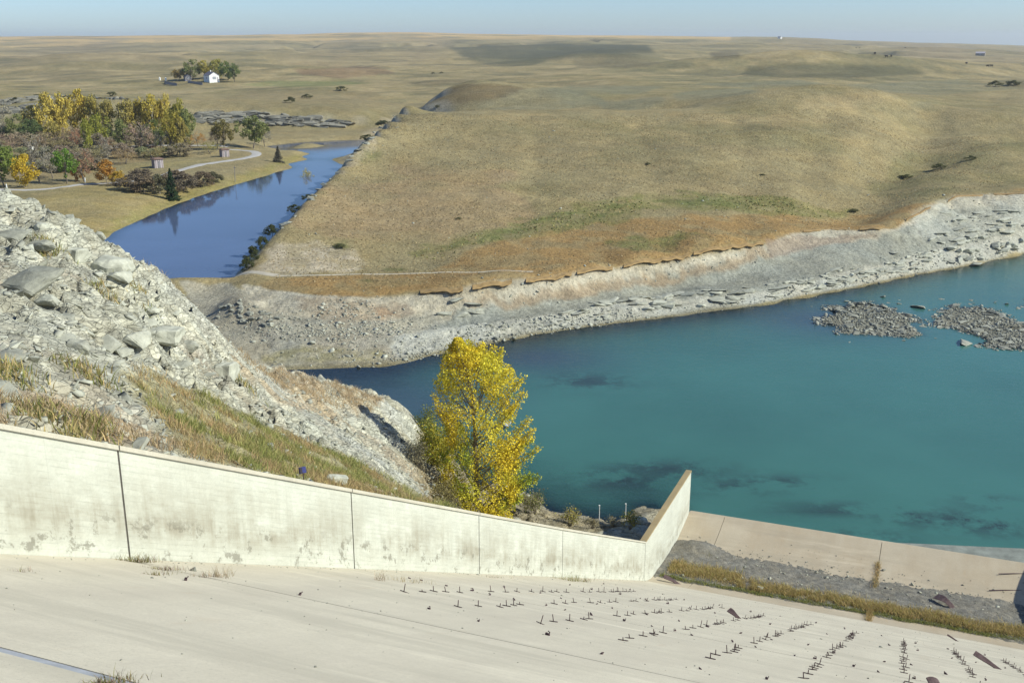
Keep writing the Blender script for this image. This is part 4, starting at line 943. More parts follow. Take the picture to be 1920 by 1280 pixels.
tag(blades('dry_weeds', Q, .32, .012, RED, lean=.6, seed=6), 'reddish dry weeds along the talus skyline and wall top', 'weeds', kind='stuff')
Q = np.concatenate([np.array([hhit(x, y)]) + np.column_stack([rng.normal(0, .45, (260, 2)), np.zeros(260)]) for x, y in ((85, 472), (165, 705), (455, 720), (60, 780), (25, 700), (110, 790), (180, 800), (260, 545), (190, 540))]); Q[:, 2] = hz(Q[:, 0], Q[:, 1])
tag(blades('slope_tufts', Q, .35, .02, GOLD + GREEN, lean=.5, seed=8), 'small grass tufts between the talus rocks', 'grass', kind='stuff')
# tussocks on the promontory and terrace
Q = in_poly_pts(hpoly([(500, 500), (560, 400), (750, 215), (1100, 220), (1500, 200), (1880, 260), (1880, 350), (1740, 375), (1500, 425), (1430, 450), (1000, 520), (700, 545), (520, 535)]), 36000, tz)
Q = Q[fbm(Q[:, 0] / 16, Q[:, 1] / 16, 4, 45) + rng.normal(0, .25, len(Q)) > -.2]
gm_ = poly_mask(Q[:, 0].copy(), Q[:, 1].copy(), hpoly([(780, 482), (900, 440), (1050, 400), (1200, 368), (1330, 362), (1480, 372), (1600, 395), (1500, 408), (1350, 395), (1250, 396), (1080, 428), (900, 462), (820, 486)]), 2, 6)
tag(blades('tussocks', Q[~gm_], .16, .13, [(.34, .27, .15), (.40, .31, .17), (.28, .24, .14), (.44, .33, .17)], lean=.9, seed=9), 'dry tussock grass covering the promontory hill', 'grass', kind='stuff')
tag(blades('tussocks', np.repeat(Q[gm_], 1, 0) + rng.normal(0, .5, (gm_.sum(), 3)) * [1, 1, 0], .28, .17, [(.20, .22, .08), (.28, .27, .1), (.38, .29, .13)], lean=.5, seed=10), 'green brushy grass in the draw on the terrace', 'grass', kind='stuff')

# ------------------------------------------------------------------ trees
def quads(P, size, nrm_rand, cols, r, up=None):
    n = len(P); a = r.normal(0, 1, (n, 3)); a /= np.linalg.norm(a, axis=1)[:, None]; b = np.cross(a, r.normal(0, 1, (n, 3))); b /= np.linalg.norm(b, axis=1)[:, None]
    s = (size * r.uniform(.65, 1.3, n))[:, None]
    V = np.stack([P - a * s * .5, P + b * s * .42, P + a * s * .5, P - b * s * .42], 1).reshape(-1, 3); F = np.arange(4 * n).reshape(n, 4)
    return V, F, (np.repeat(cols, 4, 0) if cols is not None else None)
def crown_mesh(seed, n=900, shape='round', leaf=.075):
    """unit-height crown built from leaf clumps, base at z=0 top at z=1, half width .5"""
    r = np.random.default_rng(seed); k = {'round': 34, 'tall': 38, 'bush': 30, 'sparse': 30}[shape]; C = []
    while len(C) < k:
        q = r.uniform(-1, 1, 3)
        if np.linalg.norm(q) > 1: continue
        z = .5 + .5 * q[2]; w = {'round': .46 * math.sqrt(max(.05, 1 - (z * 1.7 - .95) ** 2)), 'tall': .46 * (1.1 - .5 * z), 'bush': .5 * math.sqrt(max(.05, 1 - z * z)), 'sparse': .46}[shape]
        C.append((q[0] * w, q[1] * w, {'round': .14 + .86 * z, 'tall': .03 + .95 * z, 'bush': z * .9, 'sparse': .25 + .72 * z}[shape], r.uniform(.07, .15)))
    C = np.array(C); i = r.integers(k, size=n); d = r.normal(0, 1, (n, 3)); d /= np.linalg.norm(d, axis=1)[:, None]
    P = C[i, :3] + d * (C[i, 3] * r.uniform(.4, 1.05, n))[:, None]; P[:, 2] = np.clip(P[:, 2], .02, 1.02)
    V, F, _ = quads(P, leaf, 1, None, r); return mesh('crown', V, F)
CROWN = {k: [crown_mesh(i * 7 + len(k), 2600 if k != 'sparse' else 1300, k, .05 if k != 'sparse' else .036) for i in range(4)] for k in ('round', 'tall', 'bush', 'sparse')}
for L in CROWN.values():
    for q in L: q.materials.append(M_LEAFO)
def trunk_mesh(seed, bare=False):
    r = random.Random(seed); bm = bmesh.new(); lean = Vector((r.uniform(-.06, .06), r.uniform(-.06, .06), 0))
    top = .8 if not bare else .95
    pts = [Vector((0, 0, -.06)) + lean * k + Vector((0, 0, (top + .06) * k / 4)) for k in range(5)]
    add_tube(bm, pts, [.026, .022, .017, .011, .005], 5)
    for j in range(7 if not bare else 26):
        z = r.uniform(.22, .75) if not bare else r.uniform(.2, .85); a = r.uniform(0, 6.28); l = r.uniform(.18, .36) * (1.15 - z * .6); b = Vector((lean.x * z * 4, lean.y * z * 4, z))
        e = b + Vector((math.cos(a) * l * .8, math.sin(a) * l * .8, l * .75)); add_tube(bm, [b, (b + e) / 2 + Vector((0, 0, -.01)), e], [.010, .007, .003], 4)
        if bare:
            for _ in range(4):
                u = r.uniform(.3, 1); p = b.lerp(e, u); a2 = a + r.uniform(-1.2, 1.2); l2 = r.uniform(.06, .15); add_tube(bm, [p, p + Vector((math.cos(a2) * l2 * .7, math.sin(a2) * l2 * .7, l2))], [.004, .0015], 3)
    return bm_mesh('trunk', bm)
TRUNK = [trunk_mesh(i) for i in range(4)]; BARE = [trunk_mesh(20 + i, True) for i in range(3)]
for q in TRUNK + BARE: q.materials.append(M_BARK)
M_PALEB = mat_plain('pale_bark', (.36, .33, .27), .9, .2, 3)
def tree(px, py, hpx, wpx, shape, col, label, cat='tree', name='broadleaf_tree', r0=95, group=None, z=None, sink=0):
    p = hit(px, py, r0) if z is None else z; D = np.linalg.norm(p - [0, 0, EYE]); h = hpx * D / FPX; w = wpx * 1.12 * D / FPX
    o = empty(name, p); o.rotation_euler.z = rnd.uniform(0, 6.28); tag(o, label, cat, group)
    if shape != 'bush':
        bare = shape in ('bare',); t = link('trunk', rnd.choice(BARE if bare else TRUNK), None, o); t.scale = (max(w * (1.5 if bare else 1), h * .5), max(w * (1.5 if bare else 1), h * .5), h)
        if bare: t.color = (*col, 1)
    else:
        t = link('stem', rnd.choice(TRUNK), None, o); t.scale = (w * .8, w * .8, h * .7)
    sh = {'bare': 'sparse'}.get(shape, shape); c = link('crown', rnd.choice(CROWN[sh]), None, o); c.scale = (w, w * rnd.uniform(.85, 1.1), h); v = rnd.uniform(.9, 1.1); c.color = (*[k * v for k in col], 1)
    return o
GY = (.50, .40, .09); OL = (.36, .30, .09); OG = (.23, .25, .09); DG = (.14, .18, .07); YG = (.36, .36, .07); LG = (.17, .28, .05); OR = (.46, .27, .09); BR = (.34, .26, .17); GR = (.34, .31, .23); PK = (.40, .29, .21)
BACK = [(62, 262, 58, 34, 'tall', OL, 'olive'), (95, 262, 76, 44, 'tall', GY, 'golden'), (124, 261, 82, 46, 'tall', GY, 'golden'), (152, 259, 84, 46, 'tall', (.58, .45, .08), 'brightest golden'), (180, 261, 74, 42, 'tall', (.42, .35, .09), 'olive-gold'), (204, 263, 70, 38, 'tall', OL, 'olive'),
        (240, 263, 70, 38, 'tall', OL, 'olive'), (264, 262, 76, 44, 'tall', (.38, .30, .06), 'olive-yellow'), (290, 262, 80, 42, 'tall', (.48, .39, .08), 'gold-tinged'), (312, 262, 82, 44, 'tall', GY, 'golden'), (338, 266, 78, 46, 'tall', (.30, .27, .06), 'dull green'), (352, 270, 62, 36, 'tall', OG, 'dark green')]
od = ['first', 'second', 'third', 'fourth', 'fifth', 'sixth', 'seventh', 'eighth', 'ninth', 'tenth', 'eleventh', 'last']
for i, (x, y, h, w, s_, c, cn) in enumerate(BACK): tree(x, y, h, w, s_, c, 'tall %s cottonwood, %s from the left in the back row below the cliff' % (cn, od[i]), 'tree', 'cottonwood_tree', group='tall autumn cottonwoods')
MID = [(8, 262, 62, 40, 'bare', GR, 'bare grey tree at the left edge of the grove'), (36, 266, 44, 40, 'round', OG, 'low dark olive tree left of the tall cottonwoods'), (60, 272, 42, 36, 'round', DG, 'dark green round tree under the golden cottonwoods'), (100, 272, 40, 34, 'round', OL, 'small olive tree in front of the golden cottonwoods'),
       (130, 274, 34, 40, 'sparse', BR, 'brown thinning tree in front of the brightest cottonwood'), (165, 285, 58, 22, 'tall', YG, 'narrow yellow-green poplar in the middle of the grove'), (190, 276, 56, 34, 'round', YG, 'yellow-green tree between the two golden clumps'), (226, 283, 54, 34, 'round', OG, 'green round tree right of the narrow poplar'),
       (262, 288, 54, 46, 'bare', PK, 'pinkish half-bare tree in the middle of the grove'), (292, 278, 48, 34, 'round', (.17, .2, .06), 'dark green tree in front of the right golden clump'), (325, 283, 70, 36, 'round', (.33, .28, .06), 'olive tree with yellowing foot right of the half-bare tree'), (344, 283, 60, 30, 'tall', OL, 'slender olive tree beside the camp road'),
       (300, 284, 34, 30, 'sparse', GR, 'thin grey tree beside the half-bare tree'), (420, 281, 52, 38, 'round', (.20, .17, .06), 'dark tree with orange leaves left of the big spreading tree'), (408, 280, 36, 28, 'sparse', BR, 'brown scrub tree behind the upper shelter'), (474, 279, 58, 52, 'round', OG, 'big spreading dark green tree at the bend of the lane'), (497, 276, 34, 26, 'sparse', GR, 'thin grey tree right of the spreading tree'),
       (148, 278, 32, 30, 'sparse', (.38, .20, .12), 'small reddish tree by the camp road'), (84, 280, 30, 34, 'sparse', BR, 'brown shrubby tree behind the white box'), (30, 284, 32, 40, 'sparse', BR, 'rusty brown thicket tree at the left'), (8, 290, 36, 40, 'sparse', (.34, .24, .17), 'grey-brown thicket tree at the left edge'), (372, 276, 26, 30, 'sparse', OR, 'small orange tree right of the tall cottonwoods'),
       (200, 290, 30, 32, 'sparse', (.34, .22, .14), 'brown tree left of the half-bare tree'), (115, 296, 34, 44, 'sparse', (.30, .25, .12), 'wispy olive scrub tree in the clearing'), (160, 310, 36, 46, 'sparse', (.28, .25, .13), 'wispy grey-green scrub tree behind the bright green tree'), (200, 312, 50, 24, 'bare', GR, 'pale bare trunked tree in the clearing'), (235, 308, 26, 50, 'sparse', (.34, .25, .13), 'straw coloured scrub in the clearing'), (290, 300, 22, 40, 'sparse', (.33, .27, .12), 'low straw scrub near the lower shelter'), (330, 292, 20, 44, 'sparse', (.30, .26, .10), 'low olive scrub between the two shelters'), (395, 288, 20, 36, 'sparse', (.28, .26, .09), 'low green scrub left of the upper shelter')]
for x, y, h, w, s_, c, lab in MID: tree(x, y, h, w, s_, c, lab, 'tree')
FRONT = [(10, 350, 66, 46, 'round', (.20, .25, .06), 'green tree with thin trunk at the left edge by the lane'), (49, 352, 56, 42, 'round', (.58, .42, .05), 'bright yellow tree beside the lane'), (76, 344, 78, 36, 'bare', (.36, .33, .26), 'tall bare grey tree behind the yellow tree'), (126, 345, 58, 40, 'round', LG, 'vivid green round tree beside the lane'), (146, 340, 30, 24, 'bush', OR, 'orange shrub right of the vivid green tree'),
         (160, 341, 54, 46, 'bare', (.40, .24, .15), 'reddish bare tree right of the vivid green tree'), (100, 335, 46, 44, 'sparse', GR, 'wispy grey tree between the yellow and green trees'), (202, 346, 44, 44, 'bush', (.48, .26, .06), 'orange bush where the lane passes the thicket'), (224, 348, 32, 30, 'bush', (.52, .36, .06), 'yellow-orange bush at the left end of the thicket'), (30, 340, 40, 40, 'sparse', (.28, .24, .11), 'olive brush between the two trees at the left edge')]
for x, y, h, w, s_, c, lab in FRONT: tree(x, y, h, w, s_, c, lab, 'tree' if s_ != 'bush' else 'bush', 'broadleaf_tree' if s_ != 'bush' else 'bush')
THK = [(245, 358, 32, 52), (272, 362, 40, 56), (300, 364, 36, 54), (345, 358, 34, 56), (378, 350, 30, 52), (402, 345, 22, 40), (265, 345, 30, 50), (330, 348, 30, 56)]
for i, (x, y, h, w) in enumerate(THK): tree(x, y, h, w, 'bush', ((.19, .155, .11), (.22, .17, .11), (.17, .16, .09))[i % 3], 'grey-brown willow bush of the thicket by the pond, %s' % ('leftmost', 'second along the front', 'third along the front', 'right of the spruce in front', 'right behind the spruce', 'rightmost and lowest', 'back row left', 'back row right')[i], 'bush', 'willow_bush', group='willow thicket by the pond')
def conifer(px, py, hpx, wpx, col, lab):
    p = hit(px, py); D = np.linalg.norm(p - [0, 0, EYE]); h = hpx * D / FPX; w = wpx * D / FPX * .5; r = np.random.default_rng(int(px)); P = []
    for k in range(16):
        z = .06 + .9 * k / 15
        for a in r.uniform(0, 6.28, 11):
            L = (1.02 - z) * r.uniform(.75, 1.15); n = int(8 + 24 * L); u = r.uniform(.05, 1, n); P.append(np.column_stack([np.cos(a) * L * u * w, np.sin(a) * L * u * w, (z - .09 * u * L) * h + r.normal(0, .012 * h, n)]) + r.normal(0, .03 * w, (n, 3)))
    P = np.concatenate(P); V, F, _ = quads(P, h * .045, 1, None, r); o = empty('spruce_tree', p); tag(o, lab, 'tree')
    me = mesh('needles', V, F); c = link('crown', me, M_LEAFO, o); c.color = (*col, 1); t = link('trunk', TRUNK[0], None, o); t.scale = (h * .6, h * .6, h)
UND = [(.34, .29, .19), (.31, .31, .16), (.36, .29, .21), (.29, .30, .16), (.38, .33, .17)]
UL = ['leftmost', 'second', 'third', 'fourth', 'fifth', 'sixth', 'seventh', 'eighth', 'ninth', 'rightmost']
for row, (y0, nm) in enumerate(((266, 'under the tall cottonwoods'), (276, 'along the camp road'), (296, 'across the clearing'), (322, 'behind the lane'))):
    for i in range(10):
        x = (5 + i * 37 + rnd.uniform(-8, 8)) if row < 3 else 8 + i * 20 + rnd.uniform(-6, 6)
        tree(x, y0 + rnd.uniform(-3, 3), rnd.uniform(16, 28), rnd.uniform(34, 52), 'bush', UND[rnd.randrange(5)], 'brown scrub bush, %s of the row %s' % (UL[i], nm), 'bush', 'scrub_bush', group='scrub in the grove')
for i, (x, y, h, w) in enumerate(((466, 500, 30, 30), (476, 482, 32, 34), (492, 458, 28, 32), (510, 434, 24, 30), (532, 410, 20, 30), (552, 390, 18, 28), (576, 366, 12, 24), (688, 256, 12, 30), (712, 232, 12, 28))):
    tree(x, y, h, w, 'bush', (.085, .095, .04), 'dark green brush hanging on the promontory edge, %s from the causeway' % UL[i], 'bush', 'edge_brush', group='brush along the promontory edge', z=hit(x + 10, y) - np.array([1.0, 0, 1.0]))
conifer(323, 376, 56, 32, (.045, .075, .035), 'dark green spruce standing at the pond edge before the thicket')
conifer(522, 305, 30, 24, (.15, .14, .10), 'small grey conifer on the point by the far bend of the pond')
tree(577, 347, 30, 26, 'sparse', (.42, .36, .12), 'small pale yellow tree on the promontory rim', 'tree')
# farmstead trees
for x, y, h, w, c, lab in ((362, 150, 33, 36, OG, 'green tree left of the white farmhouse'), (384, 148, 30, 30, (.38, .32, .07), 'yellowing tree behind the farmhouse roof'), (411, 147, 32, 34, (.36, .33, .07), 'tallest yellow-green tree behind the farmhouse'), (427, 151, 32, 30, (.15, .19, .06), 'dark green tree right of the farmhouse'), (440, 154, 28, 24, (.18, .21, .07), 'rightmost green farmyard tree'), (335, 152, 20, 22, (.38, .28, .09), 'small orange tree left of the farm sheds'), (350, 150, 20, 20, (.36, .28, .10), 'faint yellow tree beside the farm shed')):
    tree(x, y, h, w, 'round', c, lab, 'tree', r0=560)
for i_, (x, y, w) in enumerate(((636, 465, 26), (860, 412, 12), (1215, 310, 12), (1700, 335, 26), (1760, 318, 30), (1820, 300, 22), (1600, 398, 18), (1430, 330, 10))):
    tree(x, y, w * .35, w, 'bush', (.15, .155, .07), 'low olive bush on the near hill, %s' % ('on the grey scree', 'alone on the lower face', 'alone in mid slope', 'left in the right hand gully', 'middle of the right hand gully', 'upper end of the right hand gully', 'at the end of the green draw', 'small one under the crest')[i_], 'bush', 'hill_bush')
for x, y, w in ((545, 190, 26), (575, 182, 20), (640, 168, 22), (30, 188, 18), (70, 180, 14), (210, 178, 20), (1865, 160, 24), (1900, 158, 26), (820, 200, 12), (812, 136, 8), (828, 135, 7)): tree(x, y + 3, w * .42, w, 'bush', (.15, .15, .07), 'small dark shrub beyond the river, %s' % ('above the right cliff', 'at the brow over the right cliff', 'below the green field', 'at the left edge cliff', 'on the left cliff', 'above the cottonwoods', 'in the far right draw', 'at the right edge draw', 'beside the dark knoll', 'on the valley floor, left of a pair', 'on the valley floor, right of a pair')[[545, 575, 640, 30, 70, 210, 1865, 1900, 820, 812, 828].index(x)], 'shrub', 'shrub', r0=380)

# ------------------------------------------------------------------ the yellow cottonwood behind the wall
def big_tree():
    r = np.random.default_rng(5); base = at_r(893, 990, 75.0); base[2] = min(base[2], float(hz(base[0], base[1]))) - .2
    root = empty('yellow_cottonwood', base); tag(root, 'bright yellow cottonwood tree rising behind the concrete wall beside the pool', 'tree')
    ax = np.array([base[0], base[1]]) / math.hypot(base[0], base[1]); rt = np.array([ax[1], -ax[0]])
    def W(px, py, dep=0.):
        q = at_r(px, py, 75.0); return np.array([q[0] + ax[0] * dep, q[1] + ax[1] * dep, q[2]])
    # crown silhouette: (y, left x, right x)
    prof = [(634, 852, 866), (650, 842, 876), (665, 830, 930), (690, 824, 962), (710, 826, 972), (735, 815, 968), (760, 816, 958), (785, 828, 972), (805, 838, 985), (830, 828, 992), (850, 828, 972), (875, 830, 972), (900, 826, 985), (925, 822, 972), (945, 836, 968), (968, 850, 965)]
    ys = np.array([p[0] for p in prof]); xl = np.array([p[1] for p in prof]); xr = np.array([p[2] for p in prof])
    def cnoise(P): return fbm(P[:, 0] / .95 + P[:, 2] * .35, P[:, 1] / .95 + P[:, 2] / .95, 3, 77)
    P = []; C = []
    py = r.uniform(634, 966, 150000); l = np.interp(py, ys, xl); rr_ = np.interp(py, ys, xr); c = (l + rr_) / 2; hw = (rr_ - l) / 2
    u = r.uniform(-1, 1, len(py)); v = r.uniform(-1, 1, len(py)); k = (u * u + v * v < 1) & (r.uniform(0, 1, len(py)) < .25 + .75 * (u * u + v * v))
    py, u, v, c, hw = py[k], u[k], v[k], c[k], hw[k]
    wm = hw * 80 / FPX; d = v * np.minimum(wm, 3.4)
    A = np.array([W(c[i] + u[i] * hw[i], py[i], d[i]) for i in range(len(py))])
    nz = cnoise(A); keep = nz > .0; A = A[keep]; A = A[r.permutation(len(A))[:25000]]; P.append(A)
    # sprays that stick out of the outline
    trunk_x = lambda y: 893 + (y - 990) * .03
    tips = [(858, 634), (846, 648), (905, 648), (940, 660), (948, 690), (978, 702), (982, 735), (966, 752), (990, 780), (998, 800), (985, 815), (1006, 832), (996, 822), (975, 868), (996, 882), (1008, 902), (992, 896), (975, 926), (968, 905), (815, 733), (820, 765), (818, 715), (832, 668), (826, 700), (838, 800), (826, 845), (832, 880), (836, 925), (860, 955), (900, 966), (940, 962), (960, 945), (925, 655), (880, 645)]
    bm = bmesh.new()
    tb = [tuple(W(893, 990)), tuple(W(894, 940)), tuple(W(893, 880, .1)), tuple(W(890, 800, -.1)), tuple(W(884, 730)), tuple(W(872, 680)), tuple(W(860, 640))]
    sub0 = [tuple(np.array(q) - base) for q in tb]; add_tube(bm, sub0, [.26, .22, .17, .13, .09, .05, .02], 8)
    br = bmesh.new()
    for tx, ty in tips:
        y0 = min(ty + r.uniform(60, 130), 960); p0 = W(np.interp(y0, [640, 680, 730, 800, 880, 940, 990], [860, 872, 884, 890, 893, 894, 893]), y0); dep = r.uniform(-1.2, 1.0); p1 = W(tx, ty, dep)
        m1 = p0 * .5 + p1 * .5 + np.array([0, 0, -.25]); add_tube(br, [tuple(p0 - base), tuple(m1 - base), tuple(p1 - base)], [.06, .04, .012], 5)
        n = 460; t = r.uniform(.3, 1.03, n) ** .7; q = np.where(t[:, None] < .5, p0 + (m1 - p0) * (t * 2)[:, None], m1 + (p1 - m1) * ((t - .5) * 2)[:, None]); P.append(q + r.normal(0, 1, (n, 3)) * (.13 + .42 * (1.05 - t))[:, None])
    for _ in range(40):
        y0 = r.uniform(680, 940); p0 = W(np.interp(y0, [640, 680, 730, 800, 880, 940, 990], [860, 872, 884, 890, 893, 894, 893]), y0); yy = y0 - r.uniform(30, 90); a, b = np.interp(yy, ys, xl), np.interp(yy, ys, xr)
        p1 = W(r.uniform(a, b), yy, r.uniform(-2.5, 2.5)); add_tube(br, [tuple(p0 - base), tuple(p0 * .5 + p1 * .5 - base + [0, 0, -.2]), tuple(p1 - base)], [.05, .03, .01], 4)
    P = np.concatenate(P); n = len(P); z = (P[:, 2] - base[2]) / 16
    gn = fbm(P[:, 0] / 1.6 + 5, P[:, 2] / 1.6 + P[:, 1] / 2, 3, 31)
    gold = np.array((.80, .63, .06)); lem = np.array((.68, .65, .08)); grn = np.array((.27, .36, .05)); ora = np.array((.68, .47, .05))
    mixg = np.clip(.38 + .9 * gn + .25 * (.45 - z), 0, 1)[:, None]; cl = gold * (1 - mixg) + lem * mixg
    gg = sstep(.12, .5, fbm(P[:, 0] / 1.3 + 9, P[:, 2] / 1.3, 3, 61) + .45 * (.48 - z))[:, None]; cl = cl * (1 - gg * .8) + grn * gg * .8
    oo = sstep(.1, .5, fbm(P[:, 0] / 1.2, P[:, 2] / 1.2 + 30, 2, 71))[:, None]; cl = cl * (1 - oo * .35) + ora * oo * .35
    V, F, cc = quads(P - base, .145, 1, cl * r.uniform(.6, 1.2, (n, 1)), r)
    link('trunk', bm_mesh('trunk', bm, True), M_BARK, root); link('branches', bm_mesh('branches', br), M_BARK, root); link('crown', mesh('leaves', V, F, cc), M_LEAF, root)
big_tree()
def shrub(px, py, r0, hpx, wpx, cols, lab, n=1500, leaf=.11, name='shrub', twigs=8, zb=None):
    p = at_r(px, py, r0); p[2] = float(hz(p[0], p[1])); D = np.linalg.norm(p - [0, 0, EYE]); top = at_r(px, py - hpx, r0)[2]; h = max(top - p[2], hpx * D / FPX); w = wpx * D / FPX * .5; r = np.random.default_rng(int(px * 3 + py))
    root = empty(name, p); tag(root, lab, 'shrub'); C = r.normal(0, 1, (14, 3)); C /= np.linalg.norm(C, axis=1)[:, None]; C = C * r.uniform(.2, .75, (14, 1)) * [w, w, h * .5] + [0, 0, h * .5]
    i = r.integers(14, size=n); P = C[i] + r.normal(0, 1, (n, 3)) * np.array([w, w, h * .5]) * .2; P[:, 2] = np.abs(P[:, 2])
    V, F, cc = quads(P, leaf, 1, np.array(cols)[r.integers(len(cols), size=n)] * r.uniform(.75, 1.2, (n, 1)), r); link('foliage', mesh('foliage', V, F, cc), M_LEAF, root)
    bm = bmesh.new()
    for k in range(twigs): add_tube(bm, [(0, 0, -.1), tuple(C[k] * .6), tuple(C[k] * [1.1, 1.1, 1.15])], [.03, .02, .006], 4)
    link('stems', bm_mesh('stems', bm), M_BARK, root)
G1 = [(.20, .22, .06), (.28, .27, .07), (.16, .18, .06)]; GYB = [(.34, .31, .20), (.28, .25, .15), (.38, .33, .2)]; YB = [(.42, .36, .07), (.30, .32, .06), (.5, .38, .06)]
shrub(818, 880, 80, 105, 100, YB + [(.5, .45, .06), (.28, .32, .06)], 'yellow-green shrub between the rock spur and the yellow cottonwood', 5200, .15)
shrub(800, 800, 90, 40, 50, G1, 'dark green brush at the waterline left of the cottonwood', 900, .15)
shrub(790, 905, 74, 60, 70, GYB, 'grey leafless brush in the shadow left of the cottonwood', 1300, .1)
shrub(830, 945, 66, 46, 80, [(.22, .19, .08), (.3, .25, .1)], 'dusky brush at the foot of the cottonwood behind the wall', 1600, .11)
shrub(1003, 985, 78, 52, 66, G1 + GYB, 'grey-green shrub right of the cottonwood behind the wall', 1700, .11)
shrub(985, 950, 84, 34, 34, GYB, 'pale dry shrub at the water right of the cottonwood', 700, .1)
shrub(1070, 997, 78, 36, 60, YB + GYB, 'olive and straw shrub halfway along the low wall end', 1300, .1)
shrub(1110, 1003, 78, 26, 36, GYB, 'low straw shrub beside the shore rocks', 600, .1)
shrub(1180, 1005, 78, 40, 42, G1 + YB, 'small green shrub in the corner behind the wing wall', 800, .1)
shrub(1150, 1003, 79, 26, 36, GYB, 'dry twiggy shrub near the corner of the walls', 500, .09)
for px, py, w, lab in ((1150, 985, 14, 'grey round stone behind the low end of the wall'), (1200, 980, 30, 'flat white slab in the corner behind the wing wall'), (985, 935, 22, 'pale rock at the water right of the cottonwood')):
    p = hhit(px, py); D = np.linalg.norm(p - [0, 0, EYE]); k = w * D / FPX; rock('boulder', rnd.choice(BIG), p + np.array([0, 0, k * .15]), (k, k * .8, k * .5), (.1, .1, rnd.uniform(0, 6)), lab, 'boulder')

# ------------------------------------------------------------------ spillway fittings: inverted-T anchors in rows
Rm = Matrix(((SV[0], TV[0], 0), (SV[1], TV[1], 0), (0, 0, 1)))
def stm(s, t, z): return Matrix.Translation(wpt(s, t, z)) @ Rm.to_4x4()
bm = bmesh.new(); add_tube(bm, [(0, 0, -.02), (0, 0, .10), (0, 0, .19)], [.013, .012, .011], 6); POST = bm_mesh('upright', bm); POST.materials.append(M_STEEL)
bm = bmesh.new(); add_box(bm, (0, 0, .016), (.028, .25, .022), bev=.005); BAR = bm_mesh('crossbar', bm); BAR.materials.append(M_STEEL)
SP = [-44.2, -43.0, -41.8, -41.1, -40.5, -39.8, -36.9, -35.8, -34.6, -33.2, -32.0, -31.3, -30.7, -29.9, -27.4, -26.7, -25.2, -24.4, -23.3, -22.7, -22.1, -21.4, -20.9, -20.2, -19.7, -18.7]
ordn = ['nearest the white wall', 'second from the white wall', 'third from the white wall', 'fourth from the white wall', 'fifth from the white wall', 'sixth from the white wall', 'seventh from the white wall', 'eighth from the white wall', 'ninth from the white wall']
slabn = lambda s: 'upper' if s < -38.6 else 'middle' if s < -28.4 else 'lower'
for k in range(9):
    t = 4.35 + 2.2 * k
    for s0 in SP:
        if rnd.random() < .03: continue
        s = s0 + rnd.gauss(0, .08); tt_ = t + rnd.gauss(0, .05); z = float(floor_z(s)); x, y, _ = wpt(s, tt_, z); px, py = proj((x, y, z))
        if not (0 < px < 1935 and py < 1290): continue
        o = empty('anchor_bar', (x, y, z)); o.rotation_euler = (rnd.gauss(0, .10), rnd.gauss(0, .12), -(AZ - 0) + math.pi / 2)
        tag(o, 'rusty inverted-T anchor in the row %s, on the %s slab' % (ordn[k], slabn(s)), 'anchor', 'anchors in the row ' + ordn[k])
        a = link('upright', POST, None, o); a.scale.z = rnd.uniform(.5, 1.35); a.rotation_euler.y = rnd.gauss(0, .1)
        b = link('crossbar', BAR, None, o); b.scale.y = rnd.uniform(.85, 1.1); b.rotation_euler.y = math.atan(SLOPE)
bm = bmesh.new(); add_box(bm, (0, 0, .02), (.05, .10, .05), bev=.01); add_tube(bm, [(0, -.03, .03), (0, -.03, .075), (.02, .02, .08)], .014, 5); STUB = bm_mesh('stub', bm); STUB.materials.append(M_STEEL)
def stubs(s, ts, lab, g, jit=.15):
    for t in ts:
        s_ = s + rnd.gauss(0, jit); t_ = t + rnd.gauss(0, .12); o = link('steel_stub', STUB); o.location = wpt(s_, t_, float(floor_z(s_)) + .0); o.rotation_euler = (rnd.gauss(0, .1), math.atan(SLOPE), rnd.uniform(0, 6.28)); k = rnd.uniform(.7, 1.3); o.scale = (k, k, k); tag(o, lab, 'metal stub', g)
stubs(-38.25, np.arange(1.6, 20, .85), 'small steel stub beside the dark joint across the anchor field', 'stubs along the upper joint')
stubs(-33.8, np.arange(3.5, 24, 1.1), 'small steel stub between the anchor rows in mid slab', 'stubs in mid slab', .3)
stubs(-24, np.arange(2.5, 26, 1.2), 'small steel stub in the lower anchor field', 'stubs in the lower field', .5)
stubs(-17, np.arange(2, 27, 1.6), 'small steel stub below the last anchors', 'stubs below the anchors', .6)
stubs(-47, np.arange(3, 15, 1.7), 'small steel stub above the anchor field', 'stubs above the anchors', 1.2)
for px, py in ((18, 1229), (75, 1246), (92, 1251), (23, 1248), (42, 1256), (98, 1274), (148, 1271), (120, 1268)):
    d = ray(px, py); nrm = np.array([SV[0] * SLOPE, SV[1] * SLOPE, 1.]); q = np.array([0, 0, EYE]) + ((nrm @ CORNER - nrm @ np.array([0, 0, EYE])) / (nrm @ d)) * d
    o = link('bent_rebar', STUB); o.location = q; o.scale = (.55, .55, .9); o.rotation_euler = (0, .5, rnd.uniform(0, 6)); tag(o, 'bent rebar stub beside the blue sealant strip at lower left', 'rebar', 'rebar stubs by the sealant strip')
def on_floor(px, py):
    d = ray(px, py); o = np.array([0, 0, EYE]); k = np.linspace(.005, .12, 9000)[:, None]; P = o + d * k; s, t = to_st(P[:, 0], P[:, 1]); b = np.nonzero((P[:, 2] <= floor_z(s)) & (t > .05))[0]
    return P[b[0]] if len(b) else P[-1]
